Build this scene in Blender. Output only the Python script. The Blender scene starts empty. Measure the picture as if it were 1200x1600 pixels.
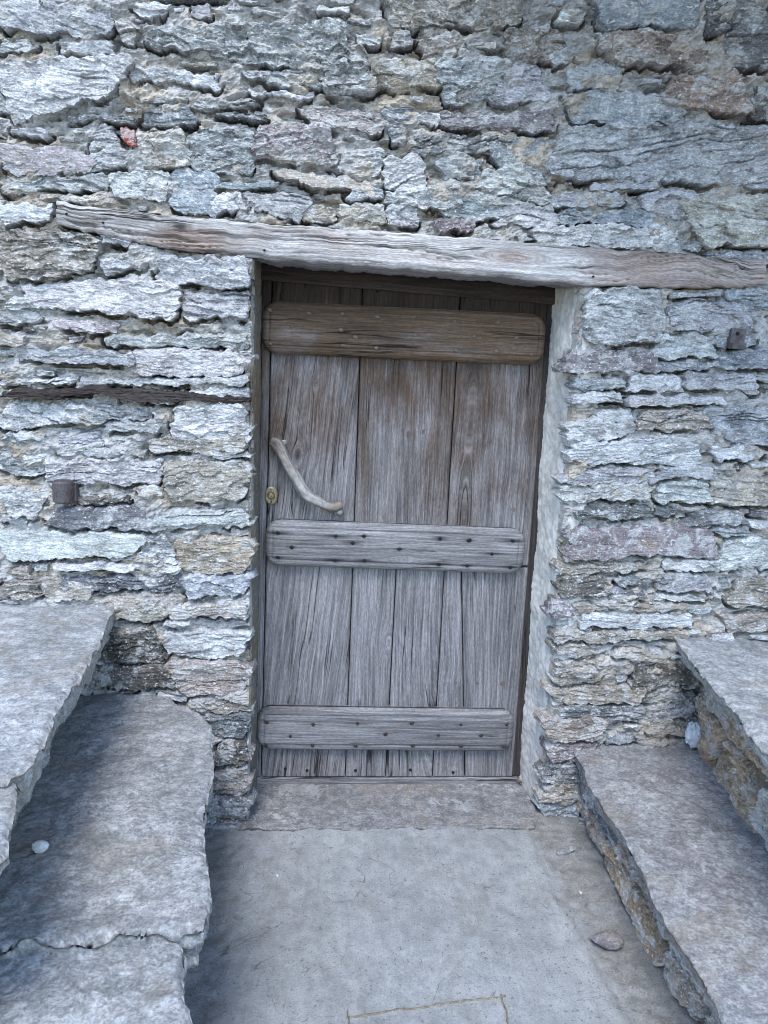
import bpy, math, random
import numpy as np
from mathutils import Matrix

random.seed(7)
rng = np.random.default_rng(11)
S = bpy.context.scene
COL = S.collection

# ------------------------------------------------------------------ camera
F = 1200.0                      # focal length in pixels of a 1200 x 1600 frame
YAW, PITCH, ROLL = (math.radians(a) for a in (4.586, 11.285, -2.383))
CAM = np.array([0.0, -2.35, 1.475])
_r = np.array([math.cos(YAW), -math.sin(YAW), 0.0])
FWD = np.array([math.sin(YAW) * math.cos(PITCH), math.cos(YAW) * math.cos(PITCH), -math.sin(PITCH)])
_u = np.cross(_r, FWD)
RGT = math.cos(ROLL) * _r - math.sin(ROLL) * _u
UPV = math.cos(ROLL) * _u + math.sin(ROLL) * _r
cd = bpy.data.cameras.new('camera')
cd.sensor_fit = 'VERTICAL'; cd.sensor_height = 36.0; cd.lens = 36.0 * F / 1600.0
cd.clip_start = 0.02; cd.clip_end = 500
co = bpy.data.objects.new('camera', cd); COL.objects.link(co)
M = Matrix.Identity(4)
for i in range(3):
    M[i][0], M[i][1], M[i][2], M[i][3] = RGT[i], UPV[i], -FWD[i], CAM[i]
co.matrix_world = M
S.camera = co

# ------------------------------------------------------------------ light
SUN_EL, SUN_AZ = 58.0, 196.0     # open shade: a weak, very soft key from high on the left, in front of the wall
w = bpy.data.worlds.new('World'); S.world = w; w.use_nodes = True
nt = w.node_tree; nt.nodes.clear()
sky = nt.nodes.new('ShaderNodeTexSky'); sky.sky_type = 'NISHITA'; sky.sun_disc = False
sky.sun_elevation = math.radians(SUN_EL); sky.sun_rotation = math.radians(SUN_AZ)
sky.air_density = 1.0; sky.dust_density = 0.5; sky.ozone_density = 1.7
bg = nt.nodes.new('ShaderNodeBackground'); bg.inputs['Strength'].default_value = 0.15
wo = nt.nodes.new('ShaderNodeOutputWorld')
nt.links.new(sky.outputs[0], bg.inputs[0]); nt.links.new(bg.outputs[0], wo.inputs[0])
sl = bpy.data.lights.new('sun', 'SUN'); sl.energy = 0.95; sl.angle = math.radians(24); sl.color = (1.0, 0.985, 0.96)
so = bpy.data.objects.new('sun', sl); COL.objects.link(so)
_sd = np.array([math.sin(math.radians(SUN_AZ)) * math.cos(math.radians(SUN_EL)), math.cos(math.radians(SUN_AZ)) * math.cos(math.radians(SUN_EL)), math.sin(math.radians(SUN_EL))])
from mathutils import Vector
so.rotation_euler = Vector(-_sd).to_track_quat('-Z', 'Y').to_euler()
so.location = (-2, -4, 6)
S.view_settings.view_transform = 'Standard'; S.view_settings.look = 'None'
S.view_settings.gamma = 1.0; S.view_settings.use_curve_mapping = False
S.view_settings.exposure = 1.38
S.cycles.use_denoising = True; S.cycles.adaptive_threshold = 0.025
S.cycles.max_bounces = 3; S.cycles.diffuse_bounces = 1; S.cycles.filter_width = 1.05; S.cycles.glossy_bounces = 2; S.cycles.transmission_bounces = 0

# ------------------------------------------------------------------ maths helpers
def ray(px, py):
    return FWD + (px - 600.0) / F * RGT + (800.0 - py) / F * UPV
def at_y(px, py, y):
    d = ray(px, py); t = (y - CAM[1]) / d[1]; return CAM + t * d
def at_z(px, py, z):
    d = ray(px, py); t = (z - CAM[2]) / d[2]; return CAM + t * d
def to_px(p):
    v = np.asarray(p) - CAM; zc = v @ FWD
    return 600 + F * (v @ RGT) / zc, 800 - F * (v @ UPV) / zc

def _h(ix, iy, seed):
    n = (ix.astype(np.int64) * 374761393 + iy.astype(np.int64) * 668265263 + int(seed) * 974634777) & 0x7fffffff
    n = ((n ^ (n >> 13)) * 1274126177) & 0x7fffffff
    n = ((n ^ (n >> 15)) * 2246822519) & 0x7fffffff
    return (n ^ (n >> 16)) & 0xffffff
def hsh(ix, iy, seed=0):
    return _h(np.asarray(ix), np.asarray(iy), seed) / float(0xffffff)
def pn(x, y, seed=0):
    x = np.asarray(x, float); y = np.asarray(y, float)
    x, y = np.broadcast_arrays(x, y)
    ix = np.floor(x); iy = np.floor(y); fx = x - ix; fy = y - iy
    ix = ix.astype(np.int64); iy = iy.astype(np.int64)
    u = fx * fx * fx * (fx * (fx * 6 - 15) + 10); v = fy * fy * fy * (fy * (fy * 6 - 15) + 10)
    def g(i, j, dx, dy):
        a = hsh(i, j, seed) * 2 * np.pi
        return np.cos(a) * dx + np.sin(a) * dy
    a = g(ix, iy, fx, fy); b = g(ix + 1, iy, fx - 1, fy); c = g(ix, iy + 1, fx, fy - 1); d = g(ix + 1, iy + 1, fx - 1, fy - 1)
    return 1.5 * ((a * (1 - u) + b * u) * (1 - v) + (c * (1 - u) + d * u) * v)
def fbm(x, y, o=4, seed=0, gain=0.5):
    s = 0; a = 1.0; f = 1.0
    for k in range(o):
        s = s + a * pn(np.asarray(x) * f + 17.3 * k, np.asarray(y) * f - 9.1 * k, seed + k); a *= gain; f *= 2.03
    return s
def cells(x, y, seed=0):
    x = np.asarray(x, float); y = np.asarray(y, float)
    ix = np.floor(x).astype(np.int64); iy = np.floor(y).astype(np.int64)
    f1 = np.full(x.shape, 9.0); f2 = np.full(x.shape, 9.0); r1 = np.zeros(x.shape); r2 = np.zeros(x.shape); r3 = np.zeros(x.shape)
    dxs = np.zeros(x.shape); dys = np.zeros(x.shape)
    for i in (-1, 0, 1):
        for j in (-1, 0, 1):
            cx = ix + i; cy = iy + j
            dx = x - (cx + hsh(cx, cy, seed + 1)); dy = y - (cy + hsh(cx, cy, seed + 2))
            d = dx * dx + dy * dy; m = d < f1
            f2 = np.where(m, f1, np.minimum(f2, d)); f1 = np.where(m, d, f1)
            r1 = np.where(m, hsh(cx, cy, seed + 3), r1); r2 = np.where(m, hsh(cx, cy, seed + 4), r2); r3 = np.where(m, hsh(cx, cy, seed + 5), r3)
            dxs = np.where(m, dx, dxs); dys = np.where(m, dy, dys)
    return np.sqrt(f1), np.sqrt(f2), r1, dxs * (r2 - .5) + dys * (r3 - .5), r2
def sst(a, b, x):
    t = np.clip((np.asarray(x, float) - a) / (b - a), 0, 1); return t * t * (3 - 2 * t)
def poly(pts, u):
    pts = np.asarray(pts, float)
    if len(pts) == 1: return np.repeat(pts, len(u), 0)
    L = np.r_[0, np.cumsum(np.linalg.norm(np.diff(pts, axis=0), axis=1))]; L /= L[-1]
    return np.stack([np.interp(u, L, pts[:, k]) for k in range(pts.shape[1])], -1)

# ------------------------------------------------------------------ object helpers
def gridq(nu, nv, off=0):
    i = np.arange(nu - 1)[:, None]; j = np.arange(nv - 1)[None, :]
    a = i * nv + j
    return np.stack([a, a + nv, a + nv + 1, a + 1], -1).reshape(-1, 4) + off
def make_mesh(name, v, q, mat, attrs=None, smooth=True, flip=False):
    v = np.asarray(v, np.float32).reshape(-1, 3); q = np.asarray(q, np.int32)
    if flip: q = q[:, ::-1]
    me = bpy.data.meshes.new(name); n = q.shape[1]
    me.vertices.add(len(v)); me.vertices.foreach_set('co', v.ravel())
    me.loops.add(q.size); me.loops.foreach_set('vertex_index', q.ravel())
    me.polygons.add(len(q)); me.polygons.foreach_set('loop_start', np.arange(0, q.size, n, dtype=np.int32))
    me.update(calc_edges=True)
    me.polygons.foreach_set('use_smooth', np.full(len(q), smooth, bool))
    for k, a in (attrs or {}).items():
        a = np.asarray(a, np.float32)
        if a.ndim == 2:
            at = me.attributes.new(k, 'FLOAT_COLOR', 'POINT')
            if a.shape[1] == 3: a = np.c_[a, np.ones(len(a), np.float32)]
            at.data.foreach_set('color', a.astype(np.float32).ravel())
        else:
            at = me.attributes.new(k, 'FLOAT', 'POINT'); at.data.foreach_set('value', a.ravel())
    me.materials.append(mat); me.validate(); return me
def link(name, me, parent=None):
    o = bpy.data.objects.new(name, me); COL.objects.link(o)
    if parent is not None: o.parent = parent
    return o
def obj(name, v, q, mat, parent=None, **k):
    return link(name, make_mesh(name, v, q, mat, **k), parent)
def tag(o, label=None, cat=None, group=None, kind=None):
    for k, x in (('label', label), ('category', cat), ('group', group), ('kind', kind)):
        if x: o[k] = x
    return o
def thing(name, label, cat, group=None, loc=(0, 0, 0)):
    o = bpy.data.objects.new(name, None); COL.objects.link(o); o.empty_display_size = 0.1
    o.location = loc
    return tag(o, label, cat, group)
def recentre(o):
    """put a mesh thing's origin at the middle of its base"""
    me = o.data; n = len(me.vertices); a = np.empty(n * 3, np.float32); me.vertices.foreach_get('co', a); a = a.reshape(-1, 3)
    c = np.array([(a[:, 0].min() + a[:, 0].max()) / 2, (a[:, 1].min() + a[:, 1].max()) / 2, a[:, 2].min()])
    me.vertices.foreach_set('co', (a - c).astype(np.float32).ravel()); o.location = c; me.update(); return o

# ------------------------------------------------------------------ materials
class NT:
    def __init__(s, name):
        s.m = bpy.data.materials.new(name); s.m.use_nodes = True; s.t = s.m.node_tree; s.t.nodes.clear()
        s.out = s.n('ShaderNodeOutputMaterial'); s.b = s.n('ShaderNodeBsdfPrincipled'); s.l(s.b.outputs[0], s.out.inputs[0])
    def n(s, k, **p):
        x = s.t.nodes.new(k)
        for a, b in p.items(): setattr(x, a, b)
        return x
    def l(s, a, b): s.t.links.new(a, b)
    def put(s, sock, v):
        if hasattr(v, 'is_linked') or hasattr(v, 'links'): s.l(v, sock)
        else:
            if isinstance(v, (tuple, list)) and len(v) == 3 and sock.type == 'RGBA': v = (*v, 1)
            sock.default_value = v
    def attr(s, name, out='Color'):
        return s.n('ShaderNodeAttribute', attribute_name=name).outputs[out]
    def pos(s):
        return s.n('ShaderNodeNewGeometry').outputs['Position']
    def mapping(s, vec, sc, rot=(0, 0, 0), loc=(0, 0, 0)):
        x = s.n('ShaderNodeMapping'); s.l(vec, x.inputs[0]); x.inputs['Scale'].default_value = sc; x.inputs['Rotation'].default_value = rot; x.inputs['Location'].default_value = loc
        return x.outputs[0]
    def noise(s, vec, scale, detail=4, rough=.55, dist=0.0, out=0):
        x = s.n('ShaderNodeTexNoise'); s.l(vec, x.inputs['Vector'])
        x.inputs['Scale'].default_value = scale; x.inputs['Detail'].default_value = detail; x.inputs['Roughness'].default_value = rough; x.inputs['Distortion'].default_value = dist
        return x.outputs[out]
    def vor(s, vec, scale, feature='F1', out=0, rand=1.0):
        x = s.n('ShaderNodeTexVoronoi', feature=feature); s.l(vec, x.inputs['Vector']); x.inputs['Scale'].default_value = scale; x.inputs['Randomness'].default_value = rand
        return x.outputs[out]
    def rng(s, v, a, b, c=0.0, d=1.0, smooth=True):
        x = s.n('ShaderNodeMapRange'); x.interpolation_type = 'SMOOTHSTEP' if smooth else 'LINEAR'
        s.put(x.inputs['Value'], v)
        for k, q in zip(('From Min', 'From Max', 'To Min', 'To Max'), (a, b, c, d)): s.put(x.inputs[k], q)
        return x.outputs[0]
    def math(s, op, a, b=0.0, c=0.0):
        x = s.n('ShaderNodeMath', operation=op); s.put(x.inputs[0], a); s.put(x.inputs[1], b); s.put(x.inputs[2], c); return x.outputs[0]
    def mix(s, f, a, b, mode='MIX'):
        x = s.n('ShaderNodeMix', data_type='RGBA', blend_type=mode); s.put(x.inputs[0], f); s.put(x.inputs[6], a); s.put(x.inputs[7], b); return x.outputs[2]
    def scale(s, col, f):          # multiply a colour by a float
        x = s.n('ShaderNodeVectorMath', operation='SCALE'); s.put(x.inputs[0], col); s.put(x.inputs['Scale'], f); return x.outputs[0]
    def comb(s, a, b, c):
        x = s.n('ShaderNodeCombineXYZ'); s.put(x.inputs[0], a); s.put(x.inputs[1], b); s.put(x.inputs[2], c); return x.outputs[0]
    def bump(s, h, strength, dist, prev=None):
        x = s.n('ShaderNodeBump'); x.inputs['Strength'].default_value = strength; x.inputs['Distance'].default_value = dist; s.l(h, x.inputs['Height'])
        if prev is not None: s.l(prev, x.inputs['Normal'])
        return x.outputs[0]
    def done(s, col, rough=.8, normal=None, spec=.3, metal=0.0):
        s.put(s.b.inputs['Base Color'], col); s.put(s.b.inputs['Roughness'], rough); s.b.inputs['Specular IOR Level'].default_value = spec; s.put(s.b.inputs['Metallic'], metal)
        if normal is not None: s.l(normal, s.b.inputs['Normal'])
        return s.m

def mat_schist():
    t = NT('schist'); P = t.pos(); tint = t.attr('tint')
    big = t.noise(P, 11, 4, .65, .3)
    st = t.noise(t.mapping(P, (20, 20, 95)), 1.0, 4, .7, .5)
    fine = t.noise(t.mapping(P, (1, 1, 1.8)), 130, 3, .75)
    v = t.math('MULTIPLY', t.rng(big, .3, .7, .72, 1.25), t.rng(st, .3, .7, .70, 1.28))
    v = t.math('MULTIPLY', v, t.rng(fine, .3, .7, .68, 1.34))
    c = t.scale(tint, v)
    # grey lime wash and mortar smeared over the faces
    sm = t.noise(P, 15, 5, .72, .4)
    c = t.mix(t.rng(sm, .50, .60, 0, .70), c, t.scale((.56, .565, .56), t.rng(fine, .3, .7, .74, 1.25)))
    # iron and earth staining
    rs = t.noise(t.mapping(P, (1, 1, 1.5), loc=(4, 2, 9)), 7, 5, .7, .4)
    c = t.mix(t.rng(rs, .58, .68, 0, .45), c, t.scale((.40, .325, .24), t.rng(fine, .3, .7, .6, 1.4)))
    # pale quartz and lime flecks
    fl = t.noise(t.mapping(P, (1, 1, 1.5), loc=(3, 9, 6)), 80, 3, .7, .3)
    c = t.mix(t.rng(fl, .57, .66, 0, .75), c, (.80, .805, .80))
    # dark lichen dots and thin dark cleavage flecks
    dk = t.noise(t.mapping(P, (1, 1, 3.0), loc=(7, 0, 3)), 55, 3, .75, .3)
    c = t.mix(t.rng(dk, .62, .72, 0, .5), c, (.11, .113, .115))
    n = t.bump(fine, .55, .005); n = t.bump(st, .6, .010, n)
    return t.done(c, t.rng(big, .3, .7, .65, .9), n, .12)
def mat_mortar(name, col, dirt, amt=.5, bumpd=.006):
    t = NT(name); P = t.pos()
    a = t.noise(P, 5, 6, .6, .3); b = t.noise(P, 60, 6, .7); g = t.vor(P, 210)
    big = t.noise(t.mapping(P, (1, 1, 1.4), loc=(3, 1, 5)), 3.2, 6, .65, .6)
    v = t.math('MULTIPLY', t.rng(a, .3, .7, .78, 1.18), t.rng(b, .3, .72, .68, 1.3))
    c = t.mix(t.rng(big, .45, .62, 0, amt), t.scale(col, v), t.scale(dirt, v))
    gr = t.noise(P, 260, 3, .6)
    c = t.mix(t.rng(gr, .64, .74, 0, .55), c, (.6, .57, .52))
    n = t.bump(b, .6, bumpd); n = t.bump(g, .3, bumpd * .6, n)
    return t.done(c, .9, n, .2)
def mat_plaster():
    t = NT('lime_plaster'); P = t.pos()
    a = t.noise(P, 7, 6, .6, .4); b = t.noise(P, 45, 6, .68); f = t.noise(P, 190, 3, .6)
    v = t.math('MULTIPLY', t.rng(a, .3, .7, .84, 1.12), t.rng(b, .3, .7, .80, 1.16))
    c = t.scale((.72, .70, .655), v)
    s = t.noise(t.mapping(P, (1, 1, .5)), 10, 6, .7, .5)
    c = t.mix(t.rng(s, .52, .68, 0, .5), c, t.scale((.45, .42, .37), v))
    d = t.noise(t.mapping(P, (1, 1, 1), loc=(2, 5, 1)), 70, 3, .6)
    c = t.mix(t.rng(d, .68, .76, 0, .6), c, (.12, .11, .10))
    n = t.bump(b, .35, .006); n = t.bump(f, .25, .002, n)
    return t.done(c, .9, n, .2)
def mat_slab(name, col, alt, altamt=.5, crackcol=(.13, .13, .13), patchcol=(.60, .61, .61)):
    t = NT(name); P = t.pos()
    a = t.noise(P, 5, 5, .65, .5); b = t.noise(P, 30, 5, .72, .5); f = t.noise(P, 140, 3, .75)
    gr = t.vor(P, 120, out=1); grv = t.n('ShaderNodeSeparateColor'); t.l(gr, grv.inputs[0])
    v = t.math('MULTIPLY', t.rng(a, .3, .7, .88, 1.12), t.rng(b, .41, .60, .78, 1.18)); v = t.math('MULTIPLY', v, t.rng(f, .36, .64, .78, 1.20)); v = t.math('MULTIPLY', v, t.rng(grv.outputs[0], 0, 1, .86, 1.14, False))
    m = t.noise(t.mapping(P, (1, 1, 1), loc=(9, 4, 2)), 8, 6, .74, .8)
    c = t.scale(t.mix(t.rng(m, .47, .55, 0, altamt), col, alt), v)
    # pale worn and lichen patches, crisp edged
    pw = t.noise(t.mapping(P, (1, 1, 1), loc=(2, 6, 1)), 22, 5, .78, .3); gate = t.rng(t.noise(t.mapping(P, (1, 1, 1), loc=(6, 1, 3)), 4, 3, .6), .45, .6)
    c = t.mix(t.math('MULTIPLY', t.rng(pw, .54, .60, 0, .6), gate), c, t.scale(patchcol, t.rng(f, .3, .7, .8, 1.15)))
    # earth and dust
    e = t.noise(t.mapping(P, (1, 1, 1), loc=(1, 8, 4)), 4.0, 6, .72, .3)
    c = t.mix(t.rng(e, .53, .62, 0, .5), c, t.scale((.30, .265, .22), t.rng(f, .3, .7, .75, 1.25)))
    dk = t.noise(t.mapping(P, (1, 1, 1), loc=(0, 3, 7)), 85, 3, .7); c = t.mix(t.rng(dk, .61, .67, 0, .6), c, crackcol)
    # hairline veins
    vn = t.noise(t.mapping(P, (1, 1, 1), loc=(5, 5, 5)), 6, 5, .6, 1.0); vn = t.math('ABSOLUTE', t.math('SUBTRACT', vn, .5))
    c = t.mix(t.rng(vn, .0, .004, .6, 0), c, crackcol)
    sc = t.noise(t.mapping(P, (11, 55, 40), rot=(0, 0, .5)), 1, 5, .7, .4); c = t.mix(t.rng(sc, .58, .66, 0, .4), c, t.scale(col, .55)); c = t.mix(t.rng(sc, .40, .33, 0, .35), c, patchcol)
    n = t.bump(f, .4, .003); n = t.bump(b, .35, .006, n); n = t.bump(sc, .35, .006, n)
    return t.done(c, t.rng(a, .3, .7, .6, .85), n, .2)
def mat_path():
    t = NT('path_cement'); P = t.pos(); dirt = t.attr('dirt', 'Fac')
    a = t.noise(P, 3.5, 6, .6, .4); b = t.noise(P, 22, 6, .66, .3); f = t.noise(P, 210, 4, .7); br = t.noise(t.mapping(P, (46, 7, 1), rot=(0, 0, .12)), 1, 4, .6, .5)
    v = t.math('MULTIPLY', t.rng(a, .3, .7, .86, 1.12), t.rng(b, .3, .7, .86, 1.13)); v = t.math('MULTIPLY', v, t.rng(f, .3, .72, .84, 1.18)); v = t.math('MULTIPLY', v, t.rng(br, .3, .7, .94, 1.06))
    c = t.scale((.345, .357, .357), v)
    dn = t.math('ADD', dirt, t.math('MULTIPLY', t.math('SUBTRACT', t.noise(P, 9, 6, .65), .5), .9))
    c = t.mix(t.rng(dn, .3, .75, 0, .85), c, t.scale((.235, .226, .208), t.math('MULTIPLY', t.rng(f, .3, .7, .72, 1.35), t.rng(b, .3, .7, .8, 1.25))))
    sp = t.noise(P, 130, 2, .5); c = t.mix(t.rng(sp, .70, .77, 0, .5), c, (.5, .5, .48))
    dk = t.noise(t.mapping(P, (1, 1, 1), loc=(3, 3, 1)), 120, 2, .5); c = t.mix(t.rng(dk, .63, .70, 0, .6), c, (.12, .115, .11))
    st_ = t.noise(t.mapping(P, (1, .6, 1), loc=(8, 2, 1)), 7, 6, .75, .6); c = t.mix(t.rng(st_, .53, .61, 0, .30), c, t.scale((.25, .235, .205), v))
    lt = t.noise(t.mapping(P, (1, .5, 1), loc=(1, 7, 1)), 9, 6, .75, .6); c = t.mix(t.rng(lt, .54, .62, 0, .30), c, t.scale((.47, .48, .475), v))
    cr = t.noise(t.mapping(P, (1, 1, 1), loc=(4, 9, 2)), 3.2, 4, .55, .8); cr = t.math('ABSOLUTE', t.math('SUBTRACT', cr, .5)); c = t.mix(t.math('MULTIPLY', t.rng(cr, 0, .0035, .75, 0), t.rng(lt, .42, .5)), c, (.13, .125, .115))
    n = t.bump(f, .3, .002); n = t.bump(b, .3, .006, n)
    return t.done(c, .82, n, .25)
def mat_wood(name, brown, grey, dark, contrast=1.0, bumpk=1.0):
    """attributes: g cross-grain coordinate (m), l along-grain coordinate (m), idn plank number, brownness 0..1, knot 0..1"""
    t = NT(name); g = t.attr('g', 'Fac'); l = t.attr('l', 'Fac'); k = t.attr('idn', 'Fac'); bw = t.attr('brownness', 'Fac'); kn = t.attr('knot', 'Fac')
    def nz(fg, fl, det=4, r=.6, dist=0.0, o=0.0):
        return t.noise(t.comb(t.math('MULTIPLY', g, fg), t.math('MULTIPLY', l, fl), t.math('MULTIPLY_ADD', k, 3.7, o)), 1, det, r, dist)
    fine = nz(420, 9, 3, .7); mid = nz(150, 3.2, 4, .62, .1, 5); broad = nz(13, 1.6, 4, .6, .3, 11); fleck = nz(420, 70, 2, .6, 0, 21)
    wx = t.noise(t.comb(t.math('MULTIPLY', g, 9), t.math('MULTIPLY', l, 3.2), k), 1, 6, .66, .4)
    bf = t.math('ADD', bw, t.math('MULTIPLY', t.math('SUBTRACT', wx, .5), 1.2))
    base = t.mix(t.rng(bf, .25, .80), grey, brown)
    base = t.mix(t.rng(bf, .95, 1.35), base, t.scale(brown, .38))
    v = t.math('MULTIPLY', t.rng(fine, .3, .7, 1 - .30 * contrast, 1 + .28 * contrast), t.rng(mid, .3, .7, 1 - .30 * contrast, 1 + .30 * contrast))
    v = t.math('MULTIPLY', v, t.rng(broad, .3, .7, .78, 1.22)); v = t.math('MULTIPLY', v, t.rng(fleck, .3, .7, .80, 1.22))
    c = t.scale(base, v)
    # black late-wood lines and drying cracks
    ln = nz(230, 2.2, 3, .6, .1, 31); lines = t.rng(ln, .60, .72, 0, .6 * contrast); c = t.mix(lines, c, dark)
    ck = nz(34, .8, 3, .5, .1, 41); ck = t.math('ABSOLUTE', t.math('SUBTRACT', ck, .5)); gate = t.rng(nz(9, 2.2, 3, .5, 0, 51), .52, .60)
    crack = t.math('MULTIPLY', t.rng(ck, .0, .014, 1, 0), gate); c = t.mix(t.math('MULTIPLY', crack, .9), c, (.012, .010, .009))
    c = t.mix(t.math('MULTIPLY', kn, .8), c, t.scale(dark, 1.2))
    n = t.bump(fine, .4 * bumpk, .0025); n = t.bump(mid, .5 * bumpk, .004, n); n = t.bump(crack, .9, -.006, n); n = t.bump(lines, .5 * bumpk, -.003, n)
    return t.done(c, .72, n, .3)
def mat_iron():
    t = NT('rusty_iron'); P = t.pos(); a = t.noise(P, 60, 6, .65); b = t.noise(P, 300, 4, .7)
    c = t.mix(t.rng(a, .4, .62), (.12, .11, .12), (.10, .075, .068)); c = t.scale(c, t.rng(b, .3, .7, .6, 1.4))
    return t.done(c, t.rng(a, .3, .7, .45, .75), t.bump(b, .4, .002), .5, .35)
def mat_simple(name, col, rough=.6, metal=0.0, var=.3, sc=120, spec=.4):
    t = NT(name); P = t.pos(); a = t.noise(P, sc, 4, .65)
    return t.done(t.scale(col, t.rng(a, .3, .7, 1 - var, 1 + var)), rough, t.bump(a, .3, .001), spec, metal)

SCHIST = mat_schist()
MORTAR = mat_mortar('wall_mortar', (.47, .465, .45), (.50, .425, .33), .85, .008)
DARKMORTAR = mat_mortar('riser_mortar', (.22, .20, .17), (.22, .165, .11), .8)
PLASTER = mat_plaster()
DOORWOOD = mat_wood('door_wood', (.092, .061, .042), (.23, .22, .222), (.011, .008, .007), 1.1)
BATTENWOOD = mat_wood('batten_wood', (.122, .078, .048), (.23, .222, .222), (.012, .009, .008), .95, 1.0)
BEAMWOOD = mat_wood('beam_wood', (.32, .25, .215), (.45, .43, .415), (.065, .05, .043), .85, 1.2)
OLDWOOD = mat_wood('old_timber', (.040, .028, .024), (.05, .042, .040), (.008, .006, .006), 1.2)
STICKWOOD = mat_wood('branch_wood', (.17, .138, .112), (.32, .305, .29), (.04, .03, .024), 1.2)
IRON = mat_iron()
BRASS = mat_simple('old_brass', (.32, .275, .17), .42, .65, .35, 160)
BLACK = mat_simple('keyhole_dark', (.01, .01, .01), .8)

# ------------------------------------------------------------------ the wall surface (y offset, negative = towards the street)
def wall_y(x, z):
    x = np.asarray(x, float); z = np.asarray(z, float)
    b = .014 * fbm(x * 1.7, z * 1.7, 3, 301)
    lean = sst(1.95, 2.95, z + .32 * (x - .9))             # at the upper right the masonry springs forward into a vault
    b = b - .62 * lean * lean * sst(-.5, .9, x) - .06 * lean * lean
    b = b - .62 * sst(2.68, 3.05, z) * sst(.10, .90, x)       # unseen vault over the right half, added to shade the upper wall
    b = b - .05 * sst(.45, -.1, z) * sst(.35, .1, np.abs(x + .55) - .3)
    return b
def at_wall(px, py):
    p = at_y(px, py, 0)
    for _ in range(5): p = at_y(px, py, float(wall_y(p[0], p[2])))
    return p[0], p[2]

def schist_relief(s, t, seed, ang=0.0, lam=.014, lay=.006, fac=.010, rough=.003, crack=.010):
    """cleaved stone: thin laminae that each jut out at their lower edge, a few open cleavage cracks, split facets, grain"""
    ca, sa = math.cos(ang), math.sin(ang)
    a = s * ca + t * sa; b = -s * sa + t * ca
    warp = .018 * fbm(a * 4.5, b * 8, 3, seed) + .005 * pn(a * 17, b * 22, seed + 9) + .0022 * pn(a * 55, b * 60, seed + 10)
    bb = (b + warp) / lam; bb = bb + 1.5 * pn(bb * .31 + seed * .37, bb * 0 + .5, seed + 14); k = np.floor(bb); fr = bb - k
    kk = k.astype(np.int64); z0 = kk * 0
    o = pn(a * 6 + hsh(kk, z0, seed) * 61, k * 7.77, seed + 3) + .7 * pn(a * 23 + hsh(kk, z0 + 5, seed) * 61, k * 3.31, seed + 5)
    patch = .25 + .95 * sst(-.25, .45, fbm(a * 6, b * 11, 3, seed + 16))
    h = lay * patch * (o + .8 * (.5 - fr))
    open_ = (hsh(kk, z0 + 9, seed) > .68) * sst(.05, .4, pn(a * 7 + hsh(kk, z0 + 11, seed) * 40, k * 1.9, seed + 12))
    h = h - crack * open_ * sst(.66, .92, fr)
    wr = pn(a * 26, b * 30, seed + 6); wr2 = pn(a * 26, b * 30, seed + 7); f1, f2, r1, tilt, r2 = cells(a / .062 + .4 * wr, b / .032 + .4 * wr2, seed + 20)
    h = h + fac * (tilt * 1.4 + (r1 - .5) * .75)
    g1, g2, q1, tl2, q2 = cells(a / .021 + .3 * wr2, b / .012 + .3 * wr, seed + 30)
    h = h + .35 * fac * (tl2 * 1.3 + (q1 - .5) * .8) * (1.25 - patch)
    h = h + rough * fbm(a * 40, b * 75, 4, seed + 40, .62) + .005 * fbm(a * 9, b * 12, 2, seed + 60)
    return h, o * .09 + (r1 - .5) * .20
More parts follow.
